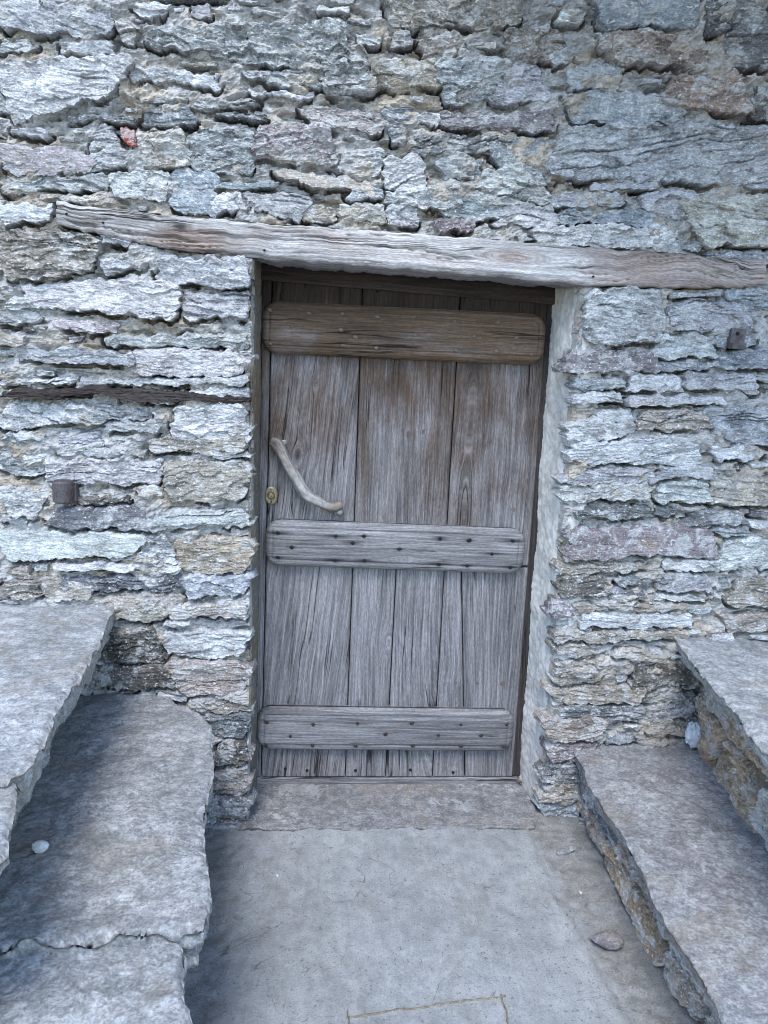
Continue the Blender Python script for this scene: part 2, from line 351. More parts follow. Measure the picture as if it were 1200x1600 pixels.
def stone_patch(top, bot, seed, proud=.012, depth=.06, res=.0038, style='l', rnd=None, wob=.011, end=None):
    """a stone lying in a 2-D frame: top and bottom edges as polylines (left to right) -> s, t, h, tone, nu, nv"""
    top = np.asarray(top, float); bot = np.asarray(bot, float)
    L = max(np.linalg.norm(top[-1] - top[0]), np.linalg.norm(bot[-1] - bot[0])); H = np.mean(np.linalg.norm(poly(top, np.linspace(0, 1, 9)) - poly(bot, np.linspace(0, 1, 9)), axis=1))
    nu = int(np.clip(L / (res * 1.3), 8, 190)) + 1; nv = int(np.clip(H / (res * .74), 8, 130)) + 1
    u = np.linspace(0, 1, nu); v = np.linspace(0, 1, nv)
    T = poly(top, u); B = poly(bot, u)
    nseed = seed * 13 + 5
    wa = min(wob, H * .30)
    T[:, 1] += wa * fbm(T[:, 0] * 14, T[:, 0] * 0 + seed, 5, nseed, .66); B[:, 1] += wa * fbm(B[:, 0] * 14, B[:, 0] * 0 + seed + 3.3, 5, nseed + 1, .66)
    cr = end if end is not None else min(H * random.uniform(.15, .55), L * .25, .035)
    du = np.minimum(u, 1 - u) * L
    e = np.sqrt(np.clip(1 - (1 - np.clip(du / cr, 0, 1)) ** 2, 0, 1)); e = .42 + .58 * e
    sh = random.uniform(-1.1, 1.1)
    mid = (T + B) / 2; half = (T - B) / 2 * e[:, None]
    vv = 1 - 2 * v                                     # +1 top .. -1 bottom
    P = mid[:, None, :] + half[:, None, :] * vv[None, :, None]
    # slanted, ragged ends
    lr = wob * 1.2 * fbm(v * H * 30, v * 0 + seed, 3, nseed + 2); rr = wob * 1.2 * fbm(v * H * 30, v * 0 + seed + 7, 3, nseed + 4)
    P[:, :, 0] += (1 - u)[:, None] ** 6 * lr[None, :] + u[:, None] ** 6 * rr[None, :] + sh * vv[None, :] * H * .25 * ((1 - u)[:, None] ** 4 - u[:, None] ** 4)
    hh = np.linalg.norm(half, axis=1)
    r = rnd if rnd is not None else min(random.uniform(.004, .009), H * .25)
    t = np.minimum(np.minimum(v[None, :] * 2 * hh[:, None] / (r * 1.7), (1 - v)[None, :] * 2 * hh[:, None] / (r * .6)), (du / r)[:, None])
    t = np.clip(t, 0, 1)
    s_, t_ = P[:, :, 0], P[:, :, 1]
    ang = math.atan2(top[-1][1] - top[0][1], top[-1][0] - top[0][0]) + random.gauss(0, .06)
    kw = {'l': dict(lam=random.uniform(.009, .019), lay=.0066, fac=.0095, rough=.0030, crack=.014),
          'r': dict(lam=random.uniform(.014, .03), lay=.0046, fac=.019, rough=.0042, crack=.012),
          's': dict(lam=.03, lay=.0020, fac=.0030, rough=.0018, crack=.004)}[style]
    if style == 'r': ang += random.uniform(-.25, .25)
    rel, tone = schist_relief(s_, t_, nseed + 100, ang, **kw)
    tiltv = random.uniform(-.05, .14); tiltu = random.uniform(-.05, .05)
    proud = proud * .70; rel = rel * random.uniform(.45, 1.1)
    h = -depth + (depth + proud) * np.sqrt(np.clip(1 - (1 - t) ** 2.4, 0, 1)) + rel * (.35 + .65 * t) + (s_ - s_.mean()) * tiltu - (t_ - t_.mean()) * -tiltv
    return s_, t_, h, tone, nu, nv

TINTS = {'g': (.39, .40, .405), 'w': (.55, .555, .55), 'd': (.205, .215, .22), 'b': (.45, .415, .36), 'u': (.30, .325, .345),
         'p': (.385, .35, .35), 'o': (.37, .31, .25), 'r': (.34, .075, .045), 'k': (.14, .13, .118), 'n': (.345, .31, .265), 'y': (.42, .315, .21), 'v': (.25, .225, .232)}

# every stone traced in the photograph:  left x, top, bottom,  right x, top, bottom (pixels of the photo), colour, proud mm, relief
TRACED = '''
0 -30 50 178 -25 60 g 20 r;92 62 86 180 58 84 g 14;181 30 72 218 33 70 b 12 r;0 62 88 56 60 82 g 10;228 44 74 545 30 124 g 24 r
2 100 200 202 84 150 w 30 r;200 98 126 348 116 142 w 16 r;284 97 104 343 98 110 n 22 s;376 108 124 424 108 126 g 12;420 105 136 506 114 138 g 10
388 140 154 492 142 158 w 14;222 165 196 306 158 202 d 12;300 154 178 402 150 164 g 16;510 60 150 582 72 150 g 14 r;575 90 140 690 92 142 n 22 r
0 222 276 152 238 270 p 20 s;140 192 268 192 190 262 g 8;225 200 262 300 202 268 b 20 r;292 200 268 402 194 282 g 18 r;395 194 252 524 194 262 p 20 r
515 234 270 602 230 276 g 12 r;430 264 274 586 282 312 b 22 s;0 276 306 76 275 300 g 14;60 272 300 170 268 300 g 6 r;170 268 308 266 262 320 w 16 r
328 284 298 442 282 292 u 16 s;330 296 332 386 300 336 w 14 r;384 298 332 482 302 352 g 12;525 315 346 604 318 354 b 12 r;424 312 336 526 320 350 n 8
0 316 350 86 318 346 w 20;0 358 440 156 366 432 n 24;155 366 384 206 373 392 g 18;156 400 432 236 400 422 g 16;246 402 442 392 402 454 w 28 r
470 165 192 604 170 214 p 8;-10 140 175 20 150 180 g 10;60 300 318 165 302 320 b 4;205 275 300 262 285 300 g 8 r;215 150 166 300 146 160 g 10
36 440 478 284 436 500 w 22;283 456 502 390 452 498 g 14;0 466 505 60 462 508 g 10;0 494 508 42 500 508 d 10;80 497 514 190 504 526 p 10
36 508 520 78 509 518 k 16 s;160 522 542 392 520 546 g 12;36 540 566 213 548 576 u 26 s;206 543 588 392 545 586 w 16;0 574 586 86 578 588 d 12
127 588 604 388 586 602 g 14 s;0 588 608 116 588 600 w 12;296 603 618 392 602 624 g 20;0 622 672 162 630 662 w 16 r;145 632 654 234 640 656 u 14
232 613 634 273 620 636 g 22 r;160 656 680 255 654 676 g 12;268 632 692 390 628 698 w 18 r;232 682 708 386 684 712 n 16;0 672 745 88 676 740 w 12 r
88 676 712 160 674 706 g 8;127 700 713 232 699 714 g 14 s;72 716 760 256 714 762 w 14;257 720 784 392 716 780 n 24 r;330 706 716 390 704 717 w 18
217 757 776 255 758 776 w 4;0 757 800 72 762 815 w 22 r;72 777 790 204 774 790 k 12;80 790 826 240 792 826 d 26 s;238 793 828 392 792 822 g 22
0 828 880 225 832 868 w 24 s;174 864 878 247 862 880 d 16;214 834 896 276 836 898 w 10 r;275 838 896 396 838 894 o 16;85 879 890 212 877 892 w 34 s
0 886 938 62 884 932 n 14;90 898 922 298 896 924 d 14;286 896 934 393 896 930 u 22 l;145 928 958 290 924 960 n 10;62 900 940 150 906 940 b 6
157 946 970 266 944 968 n 12;264 942 968 388 940 966 b 14;160 982 1034 256 980 1036 k 26;255 986 1026 388 984 1024 w 14;145 1038 1078 282 1034 1076 k 16
266 1032 1078 389 1030 1096 n 18;290 1086 1112 389 1096 1116 n 14;327 1114 1150 390 1112 1150 d 22;336 1152 1192 390 1150 1194 k 26;327 1198 1238 390 1196 1240 n 22
320 1242 1274 392 1240 1272 d 30
600 -20 48 820 -25 44 n 16 r;610 47 76 643 46 74 d 22 s;655 54 96 722 52 92 n 18 r;683 92 172 786 90 160 g 20 r;775 100 168 852 98 160 g 12 r
785 38 100 882 40 98 n 14 r;857 75 106 900 76 104 g 14 s;930 46 86 1052 44 88 n 20;960 78 100 1112 76 104 n 14;930 -20 44 1100 -20 46 u 24 s
1100 -20 50 1230 -20 52 d 16 r;1130 44 104 1230 40 100 d 16 r;885 100 144 972 96 146 u 6 s;1036 116 172 1172 112 182 o 30 r;1170 136 196 1230 134 196 k 14 s
600 162 224 642 160 226 u 12;632 176 202 687 174 202 w 18 r;675 172 200 866 174 212 v 14;880 142 194 1072 146 196 u 10 s;640 210 244 800 208 246 d 14
860 196 280 1230 196 300 g 34 r;770 214 288 886 212 292 u 6 s;596 242 298 667 240 296 w 18 r;685 246 282 752 245 280 u 8 s;600 294 318 722 290 332 w 14 r
740 262 318 852 260 322 w 18 r;685 302 344 792 304 346 u 10;775 316 354 872 318 358 w 18;600 320 356 656 318 354 w 14 r;677 338 366 746 336 364 v 18
850 302 330 972 300 322 g 16 l;870 328 354 1036 326 356 u 12;828 352 386 1058 350 392 w 26;920 282 298 1026 284 300 g 24 s;1000 298 340 1092 296 342 w 16 r
1070 306 386 1230 302 392 b 32 r;1040 378 398 1096 378 398 g 20 s;1100 390 410 1230 390 412 u 10;805 368 380 860 370 382 w 18 s;545 285 312 600 290 316 g 10
910 452 538 1037 448 540 w 24 r;1045 455 465 1124 455 464 g 22 s;1040 468 516 1176 470 528 g 22;1022 522 562 1114 520 556 w 20 r;1132 446 486 1230 446 484 u 8
1117 520 544 1176 520 544 u 12 s;1113 546 572 1230 540 572 u 10;880 546 582 1026 548 580 v 20;1024 562 578 1230 560 578 u 14;892 590 612 980 590 612 u 16
980 584 612 1066 582 614 w 16 r;1066 580 606 1184 582 616 g 18;892 612 632 974 610 630 w 14;980 618 634 1130 616 632 g 30 l;929 638 660 990 638 660 w 8
990 638 674 1108 638 672 n 20;882 654 704 990 654 680 w 18 r;884 690 724 1096 676 730 w 20 l;1106 630 700 1230 634 700 u 6;1132 664 686 1174 664 690 g 18 s
1110 692 722 1184 694 718 w 14 r;878 730 758 1024 728 756 g 14;1024 726 748 1118 726 750 g 16;872 758 784 1016 748 782 w 12;1023 752 786 1110 750 784 w 8 r
1104 744 790 1230 744 790 b 16 r;900 788 812 1018 786 810 d 26;1019 787 808 1060 787 808 d 14;1074 796 822 1166 794 822 d 16;1168 812 826 1230 811 826 w 14
882 824 874 1118 822 872 v 26 s;1103 822 836 1170 822 838 u 14;1122 842 894 1230 838 894 w 10 r;1030 874 890 1126 872 892 w 8;867 876 894 1024 878 896 n 14
874 896 932 948 894 936 k 20;958 898 918 1020 898 916 d 14;1027 897 926 1112 896 926 g 14;947 920 936 1010 920 936 d 16;1139 900 948 1230 898 948 n 22
856 936 968 894 936 966 v 20 r;894 940 956 1076 940 956 n 12;903 958 982 1082 958 980 w 16;1128 958 990 1230 956 990 n 22;862 984 1000 1062 984 1002 n 16
864 1004 1026 957 1004 1024 n 10;956 1013 1032 1010 1013 1032 b 14;864 1030 1068 938 1030 1066 n 22;988 1034 1076 1090 1032 1076 k 20 r;858 1072 1096 1006 1070 1098 n 18
1004 1078 1098 1090 1078 1096 d 14;872 1100 1128 1020 1100 1128 d 20;1020 1096 1124 1086 1094 1124 d 16 r;846 1118 1156 945 1116 1152 n 28;1012 1130 1152 1074 1130 1152 n 18
852 1158 1186 942 1156 1184 v 22;848 1188 1222 904 1188 1220 d 24;842 1224 1252 906 1222 1250 n 24;842 1254 1284 906 1254 1282 u 16 r
'''
SPECS = []
for ln in TRACED.strip().split('\n'):
    for e in ln.split(';'):
        f = e.split()
        SPECS.append((*[float(x) for x in f[:6]], f[6], float(f[7]) / 1000, f[8] if len(f) > 8 else 'l'))

wall = thing('stone_wall', 'grey schist rubble wall with rough mortar joints around the wooden door', 'wall')

# coverage raster in wall coordinates, 1 cm cells
X0, X1, Z0, Z1, CS = -2.5, 2.7, -.12, 3.45, .008
cov = np.zeros((int((X1 - X0) / CS), int((Z1 - Z0) / CS)), bool)
def cover(s, t, grow=0):
    i = np.clip(((s - X0) / CS).astype(int), 0, cov.shape[0] - 1); j = np.clip(((t - Z0) / CS).astype(int), 0, cov.shape[1] - 1)
    cov[i.ravel(), j.ravel()] = True

# door opening and beam outlines (photo pixels)
BEAM_TOP = [(88, 314), (130, 320), (250, 334), (420, 349), (600, 361), (800, 376), (960, 388), (1100, 399), (1197, 405)]
BEAM_BOT = [(88, 352), (150, 366), (250, 386), (395, 403), (600, 419), (800, 434), (895, 444), (1000, 449), (1100, 450), (1197, 447)]
BEAM_Y = -.022
bt = np.array([at_y(*p, BEAM_Y) for p in BEAM_TOP]); bb_ = np.array([at_y(*p, BEAM_Y) for p in BEAM_BOT])
XL, XR0, XR1 = -.222, .752, .782
def xr(z): return XR1 + (XR0 - XR1) * np.clip(z / 1.6, -.1, 1)
def in_open(s, t, m=0.0):
    beam_b = np.interp(s, bb_[:, 0], bb_[:, 2]); beam_t = np.interp(s, bt[:, 0], bt[:, 2])
    o = (s > XL - m) & (s < xr(t) + m) & (t < beam_b + .02)
    b = (s > bt[0, 0] - m * .5) & (s < bt[-1, 0] + m) & (t > beam_b - m * .3) & (t < beam_t + m * .3)
    return o, b

def tintcol(c, tone, jit=.06):
    base = np.array(TINTS[c]) * (1 + random.uniform(-.12, .12)) * (1 + np.array([random.uniform(-jit, jit) * .5 for _ in range(3)]))
    return base[None, :] * (1 + tone.ravel())[:, None]
def wall_pts(s, t, h):
    return np.stack([s, wall_y(s, t) - h, t], -1)

count = 0
UNDER = []                                           # lower edges and ends of the stones, where the joints stand open
def add_stone(top, bot, c, proud, style, seed, res=.0038, label=None, name='stone'):
    global count
    s, t, h, tone, nu, nv = stone_patch(top, bot, seed, proud, style=style, res=res)
    cover(s, t); UNDER.append((s[:, -1], t[:, -1])); UNDER.append((s[0, :], t[0, :])) if random.random() < .4 else None
    o = obj(name, wall_pts(s, t, h), gridq(nu, nv), SCHIST, wall, attrs={'tint': tintcol(c, tone)}, smooth=False)
    if label: o['label'] = label
    count += 1
    return o
for i, (x0, a0, b0, x1, a1, b1, c, pr, stl) in enumerate(SPECS):
    xm = (x0 + x1) / 2; bow = random.uniform(-.06, .06) * (b0 - a0 + b1 - a1) / 2
    top = [at_wall(x0, a0), at_wall(xm, (a0 + a1) / 2 - abs(bow)), at_wall(x1, a1)]; bot = [at_wall(x0, b0), at_wall(xm, (b0 + b1) / 2 + bow), at_wall(x1, b1)]
    add_stone(top, bot, c, pr, stl, 100 + i)
# the smooth bluish cement patch over the beam and the terracotta shard
add_stone([at_wall(272, 262), at_wall(300, 258), at_wall(335, 266)], [at_wall(258, 330), at_wall(300, 336), at_wall(352, 340)], 'u', .012, 's', 901, label='smooth blue grey cement patch above the beam')
add_stone([at_wall(180, 196), at_wall(200, 197), at_wall(222, 207)], [at_wall(196, 226), at_wall(206, 243), at_wall(212, 240)], 'r', .030, 's', 902, label='small red terracotta shard wedged between the stones')

# fill stones between the traced ones, then beyond the frame
def free(s0, s1, t0, t1):
    i0, i1 = int((s0 - X0) / CS), int((s1 - X0) / CS) + 1; j0, j1 = int((t0 - Z0) / CS), int((t1 - Z0) / CS) + 1
    return cov[max(i0, 0):i1, max(j0, 0):j1].mean() if i1 > 0 and j1 > 0 else 1
gx = X0 + (np.arange(cov.shape[0]) + .5) * CS; gz = Z0 + (np.arange(cov.shape[1]) + .5) * CS
GX, GZ = np.meshgrid(gx, gz, indexing='ij'); oo, ob = in_open(GX, GZ, .006); cov |= oo | ob
def in_frame(s, t):
    px, py = to_px((s, float(wall_y(s, t)), t)); return -25 < px < 1225 and -25 < py < 1290
chips = []; outs = []
for it in range(26000):
    s = random.uniform(X0 + .1, X1 - .15); t = random.uniform(Z0 + .02, Z1 - .03)
    fr = in_frame(s, t)
    ph = it / 26000
    if fr:
        L = random.uniform(.05, .20) * (1 - .6 * ph); H = random.uniform(.018, .042) * (1 - .45 * ph)
        if free(s, s + L, t, t + H) > .16: continue
    else:
        if it > 14000 or t > 2.95: continue
        L = random.uniform(.08, .42) * (1 - .5 * ph); H = random.uniform(.03, .10) * (1 - .5 * ph)
        if free(s, s + L, t, t + H) > .10: continue
    k = random.uniform(-.05, .05) * L
    top = [(s, t + H), (s + L * .5, t + H + k * .5), (s + L, t + H + k)]; bot = [(s, t), (s + L * .5, t + k * .5), (s + L, t + k)]
    i0, i1 = int((s - X0) / CS), int((s + L - X0) / CS) + 1; j0, j1 = int((t - Z0) / CS), int((t + H - Z0) / CS) + 1
    cov[max(i0, 0):i1, max(j0, 0):j1] = True
    c = random.choices('gwdbupnk', (6, 6, 2, 1, 1, .2, 1, .5))[0]; stl = random.choice('llllrs')
    (chips if fr else outs).append((L * H, top, bot, c, random.uniform(.002, .016) if fr else random.uniform(.008, .03), stl, it))
chips.sort(key=lambda q: -q[0])
nind = max(0, 298 - count)
for q in chips[:nind]: add_stone(q[1], q[2], q[3], q[4], q[5], 5000 + q[6])
def joined(name, lst, res, seed0):
    V, Q, T, off = [], [], [], 0
    for q in lst:
        s, t, h, tone, nu, nv = stone_patch(q[1], q[2], seed0 + q[6], q[4], style=q[5], res=res)
        V.append(wall_pts(s, t, h).reshape(-1, 3)); Q.append(gridq(nu, nv, off)); T.append(tintcol(q[3], tone)); off += nu * nv
    if V:
        o = obj(name, np.concatenate(V), np.concatenate(Q), SCHIST, wall, attrs={'tint': np.concatenate(T)}, smooth=False); o['kind'] = 'stuff'
joined('small_stones', chips[nind:], .0045, 5000)
joined('outer_stones', outs, .009, 40000)
print('stones', count, 'chips', len(chips), 'outer', len(outs))

# mortar bed: nearly flush with the stones, open black joints under many of them
US = .003; UX0, UZ0 = -1.35, -.12
und = np.zeros((int(2.95 / US), int(3.0 / US)), np.float32)
for es, et in UNDER:
    n_ = max(4, int(np.ptp(es) / US * 1.5 + np.ptp(et) / US * 1.5)); k_ = np.linspace(0, len(es) - 1, n_); es2 = np.interp(k_, np.arange(len(es)), es); et2 = np.interp(k_, np.arange(len(et)), et)
    for dz in np.arange(-.004, .0095, US):
        i = ((es2 - UX0) / US).astype(int); j = ((et2 - dz - UZ0) / US).astype(int); m = (i >= 0) & (i < und.shape[0]) & (j >= 0) & (j < und.shape[1]); und[i[m], j[m]] = 1
def mortar(name, x0, x1, z0, z1, rx, rz, hole=None):
    nx, nz = int((x1 - x0) / rx) + 1, int((z1 - z0) / rz) + 1
    s, t = np.meshgrid(np.linspace(x0, x1, nx), np.linspace(z0, z1, nz), indexing='ij')
    above = sst(1.75, 2.0, t); smear = sst(-.1 - .22 * above, .6 - .15 * above, fbm(s * 6.5, t * 9, 3, 77)); deep = sst(.15, .6, fbm(s * 9 + 3, t * 26, 3, 88))
    h = -.010 + .022 * smear - .022 * deep * (1 - smear) + .0075 * fbm(s * 24, t * 44, 4, 99, .65) + .0026 * fbm(s * 110, t * 140, 2, 111)
    i = np.clip(((s - UX0) / US).astype(int), 0, und.shape[0] - 1); j = np.clip(((t - UZ0) / US).astype(int), 0, und.shape[1] - 1)
    gate = sst(-.25, .10, fbm(s * 8 + 9, t * 14, 3, 66)) * (1 - .75 * smear)
    h = h - .050 * und[i, j] * gate
    o, b = in_open(s, t)
    v = wall_pts(s, t, h).reshape(-1, 3); q = gridq(nx, nz)
    bad = (o | b).ravel(); q = q[~bad[q].all(1)]
    if hole is not None:
        inside = ((s > hole[0]) & (s < hole[1]) & (t < hole[2])).ravel(); q = q[~inside[q].all(1)]
    v[bad, 1] += .03                                # tuck the rim of the opening back
    return obj(name, v, q, MORTAR, wall, smooth=False)
mortar('mortar', -1.35, 1.60, Z0, 2.85, .0050, .0040)
mortar('outer_mortar', X0, X1, Z0, Z1, .014, .014, (-1.33, 1.58, 2.83))
# wall core behind the face, so no daylight comes through
def boxes(lst):
    V, Q, off = [], [], 0
    for (x0, x1, y0, y1, z0, z1) in lst:
        V.append([(x0, y0, z0), (x1, y0, z0), (x1, y1, z0), (x0, y1, z0), (x0, y0, z1), (x1, y0, z1), (x1, y1, z1), (x0, y1, z1)])
        Q.append(np.array([(0, 3, 2, 1), (4, 5, 6, 7), (0, 1, 5, 4), (1, 2, 6, 5), (2, 3, 7, 6), (3, 0, 4, 7)]) + off); off += 8
    return np.concatenate(V), np.concatenate(Q)
v, q = boxes([(X0 + .02, XL - .03, .09, .55, -.3, 3.1), (XR1 + .06, X1 - .02, .092, .551, -.3, 3.1), (XL - .028, XR1 + .058, .26, .552, 1.76, 3.1), (XL - .027, XR1 + .057, .40, .55, -.3, 1.75)])
obj('wall_core', v, q, MORTAR, wall, smooth=False)

# plastered right reveal and cemented left reveal
def reveal(side, name, mat):
    z0, z1 = -.075, 1.76
    nz, npf = 300, 70
    z = np.linspace(z0, z1, nz); p = np.linspace(0, 1, npf)
    Zg, Pg = np.meshgrid(z, p, indexing='ij')
    n1 = fbm(Zg * 3.2, Zg * 0 + 2, 4, 400 + side)
    if side > 0:
        xo = xr(Zg) + .004 + .007 * n1; xi = .718 + (.738 - .718) * np.clip(1 - Zg / 1.6, 0, 1); face = .080 + .050 * fbm(Zg * 8, Zg * 0, 5, 410, .6)
    else:
        xo = XL + .003 + .004 * n1; xi = -.212 + 0 * Zg; face = -.020 - .012 * fbm(Zg * 9, Zg * 0, 4, 412)
    # profile: wall face (buried) -> rounded arris -> back to the door frame
    a = .34; R = .030 if side > 0 else .018
    y_face = wall_y(np.where(side > 0, xo, xo), Zg) - .003
    k = np.clip(Pg / a, 0, 1); m = np.clip((Pg - a) / (1 - a), 0, 1)
    X = np.where(Pg < a, xo + face * (1 - k), xo + (xi - xo) * m)
    Y = np.where(Pg < a, y_face + .030 * (1 - k) ** 1.5 + R * .55 * k ** 3, y_face + R * .55 + (.205 - y_face - R * .55) * m)
    # round the arris
    w_ = np.exp(-((Pg - a) / .07) ** 2); X = X + (1 if side > 0 else -1) * .010 * w_; Y = Y + .004 * w_
    d = .0045 * fbm(Zg * 7, Pg * 2.5, 4, 420 + side) + .0014 * fbm(Zg * 22, Pg * 9, 4, 440 + side, .6) + .0012 * fbm(Zg * 70, Pg * 18, 3, 430 + side)
    X = X - d * (1 if side > 0 else -1); Y = Y - .6 * d
    return obj(name, np.stack([X, Y, Zg], -1), gridq(nz, npf), mat, wall, smooth=True)
reveal(1, 'plaster_reveal', PLASTER)['label'] = 'pale smooth lime plaster reveal right of the door'
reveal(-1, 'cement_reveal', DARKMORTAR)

# dark timber strip in the left masonry
def timber():
    T = [(16, 610), (80, 604), (150, 603), (232, 605), (300, 612), (392, 620)]; B = [(16, 620), (70, 627), (150, 617), (205, 626), (280, 628), (392, 632)]
    top = [at_wall(*p) for p in T]; bot = [at_wall(*p) for p in B]
    s, t, h, tone, nu, nv = stone_patch(top, bot, 955, .045, style='s', res=.004)
    at = dict(g=t.ravel(), l=s.ravel(), idn=np.full(s.size, 3.), brownness=np.full(s.size, .5), knot=np.zeros(s.size))
    o = obj('timber_strip', wall_pts(s, t, h + .003 * fbm(s * 20, t * 180, 3, 5)), gridq(nu, nv), OLDWOOD, wall, attrs=at, smooth=False); o['label'] = 'dark rotten timber strip laid in the masonry left of the door'
timber()

# ------------------------------------------------------------------ wooden beam over the door
def ringmix(g, l, feats):
    """let the grain flow round knots: feats = (l0, g0, radius along, radius across, darkness)"""
    kn = np.zeros_like(g); out = g.copy()
    for (l0, g0, rl, rg, dk) in feats:
        dl = (l - l0) / rl; dg = (g - g0) / rg; r = np.sqrt(dl * dl + dg * dg) + 1e-6
        out = np.where(r > 1, out - (g - g0) / r ** 2, g0 + (out - g) + rg * .45 * (1 - r))
        kn = np.maximum(kn, dk * np.exp(-(r / .55) ** 4))
    return out, kn
def beam():
    n = 330; u = np.linspace(0, 1, n)
    T = poly(bt, u); B = poly(bb_, u); xs = T[:, 0]
    T[:, 2] += .0045 * fbm(xs * 11, xs * 0, 5, 31, .6); B[:, 2] += .0055 * fbm(xs * 11, xs * 0, 5, 32, .6)
    splinter = sst(-.36, -.80, xs)
    B[:, 2] += splinter * (.010 * fbm(xs * 22, xs * 0 + 3, 3, 33) + .006 * np.floor(3 * hsh(np.floor(xs * 12).astype(int), np.zeros(n, int), 3)) / 3)
    nf, nb = 34, 14
    rows = []; gl = []
    ln = np.linalg.norm(bt[-1] - bt[0]); lx = u * ln
    for j in range(10, 0, -1):                       # top surface, back to front
        y = BEAM_Y + .012 + (.17) * j / 10; rows.append(np.stack([T[:, 0], np.full(n, y), T[:, 2]], -1)); gl.append(.0 + 0 * u - .01 * j)
    for j in range(nf):
        k = j / (nf - 1); P = T * (1 - k) + B * k; P = P.copy()
        hgt = T[:, 2] - B[:, 2]; d = np.minimum(k, 1 - k) * hgt
        rd = np.where(k < .5, .010, .014); arr = (1 - np.sqrt(np.clip(1 - (1 - np.clip(d / rd, 0, 1)) ** 2, 0, 1))) * rd
        P[:, 1] = BEAM_Y + arr; rows.append(P); gl.append(k * hgt)
    for j in range(1, nb + 1):
        y = BEAM_Y + .014 + .225 * j / nb; rows.append(np.stack([B[:, 0], np.full(n, y), B[:, 2] + .004 * (j / nb)], -1)); gl.append((T[:, 2] - B[:, 2]) + .23 * j / nb)
    P = np.stack(rows, 1); g = np.stack(gl, 1); l = np.repeat(lx[:, None], g.shape[1], 1)
    def L(px): return float(np.interp(at_y(px, 400, BEAM_Y)[0], xs, lx))
    g2, kn = ringmix(g, l, [(L(805), .045, .10, .016, .0), (L(905), .045, .012, .008, .6), (L(1150), .03, .010, .006, .5), (L(430), .06, .010, .006, .6), (L(275), .03, .06, .010, 0)])
    arc = sst(L(930), L(1010), l) * sst(L(1180), L(1080), l)
    g2 = g2 + arc * .007 * np.sin((l - L(960)) * 9) + .35 * arc * np.sqrt((g - .035) ** 2 + (.30 * (l - L(960))) ** 2) + .0014 * fbm(l * 4, g * 10, 3, 37)
    rel = .0018 * fbm(g2 * 280, l * 1.6, 3, 41) + .0012 * fbm(g2 * 90, l * 1.4, 3, 42) + .004 * fbm(l * 5, g * 15, 3, 43)
    ckn = np.abs(pn(g2 * 55, l * 1.3, 44)); rel = rel * 1.1 - .014 * sst(.07, .0, ckn) * sst(.05, .3, pn(l * 3, g * 30, 45) + .35 * sst(.75, .1, l))
    rel = rel - .016 * sst(.25, .5, pn(l * 7, g * 60, 47)) * sst(.85, .3, l) * sst(.015, .05, g)
    P[:, 10:10 + nf, 1] -= rel[:, 10:10 + nf]; P[:, 10 + nf:, 2] -= rel[:, 10 + nf:] * .8
    br = .30 + .5 * np.exp(-((l - L(300)) / .12) ** 2) * sst(.01, .05, g) + .42 * np.exp(-((l - L(800)) / .07) ** 2 - ((g - .045) / .02) ** 2) + .38 * sst(L(820), L(1020), l)
    nv = P.shape[1]; V = P.reshape(-1, 3); Q = gridq(n, nv)
    at = dict(g=g2.ravel(), l=l.ravel(), idn=np.full(g.size, 9.), brownness=br.ravel(), knot=kn.ravel())
    # end grain caps
    caps = []; extra = {k: [] for k in at}; ev = []; off = len(V)
    for e, s_ in ((0, 1), (n - 1, -1)):
        ring = P[e]; c = ring.mean(0); ev += [ring, c[None]]; m = len(ring)
        ids = off + np.arange(m); cc = off + m; off += m + 1
        f = np.stack([ids, np.roll(ids, -1), np.full(m, cc), np.full(m, cc)], -1); caps.append(f[:, [1, 0, 2, 3]] if s_ > 0 else f)
        rr = np.linalg.norm(np.r_[ring, c[None]] - c, axis=1)
        extra['g'].append(rr); extra['l'].append(rr * 0); extra['idn'].append(rr * 0 + 9); extra['brownness'].append(rr * 0 + .2); extra['knot'].append(rr * 0)
    V = np.concatenate([V] + ev); at = {k: np.concatenate([at[k]] + extra[k]) for k in at}
    tri = np.concatenate(caps)
    me_q = np.concatenate([Q, tri])
    root = thing('lintel_beam', 'long weathered silver grey wooden beam sloping over the door', 'beam')
    o = obj('beam', V, me_q, BEAMWOOD, root, attrs=at, smooth=True)
    return root, xs, lx
def dedupe_ok(): pass
beam_root, _xs, _lx = beam()

# nails in the beam
def dome(r, hgt, seg=10, rings=3):
    V, Q = [], []
    for i in range(rings + 1):
        a = i / rings * math.pi / 2
        for k in range(seg):
            b = 2 * math.pi * k / seg; V.append((r * math.cos(a) * math.cos(b), -hgt * math.sin(a), r * math.cos(a) * math.sin(b)))
    for i in range(rings):
        for k in range(seg): Q.append((i * seg + k, i * seg + (k + 1) % seg, (i + 1) * seg + (k + 1) % seg, (i + 1) * seg + k))
    return np.array(V), np.array(Q)
v, q = dome(.0066, .0045)
NAIL = make_mesh('nail', v, q, mat_simple('nail_rust', (.06, .035, .025), .7, .3, .4, 300), smooth=True)
NAILD = make_mesh('nail', v, q, mat_simple('nail_dark', (.018, .016, .016), .7, .3, .4, 300), smooth=True)
NAILP = make_mesh('nail', v, q, mat_simple('nail_pale', (.19, .155, .12), .6, .1, .4, 300), smooth=True)
def nail(p, me, parent, sx=1.0, sz=1.0):
    o = link('nail', me, parent); o.location = p; o.scale = (sx, 1, sz); o.rotation_euler = (0, random.uniform(-.5, .5), 0); return o
for (px, py) in ((104, 334), (161, 348), (413, 391), (927, 432)):
    p = at_y(px, py, BEAM_Y - .001); nail(p, NAILD, beam_root, .6, .5)

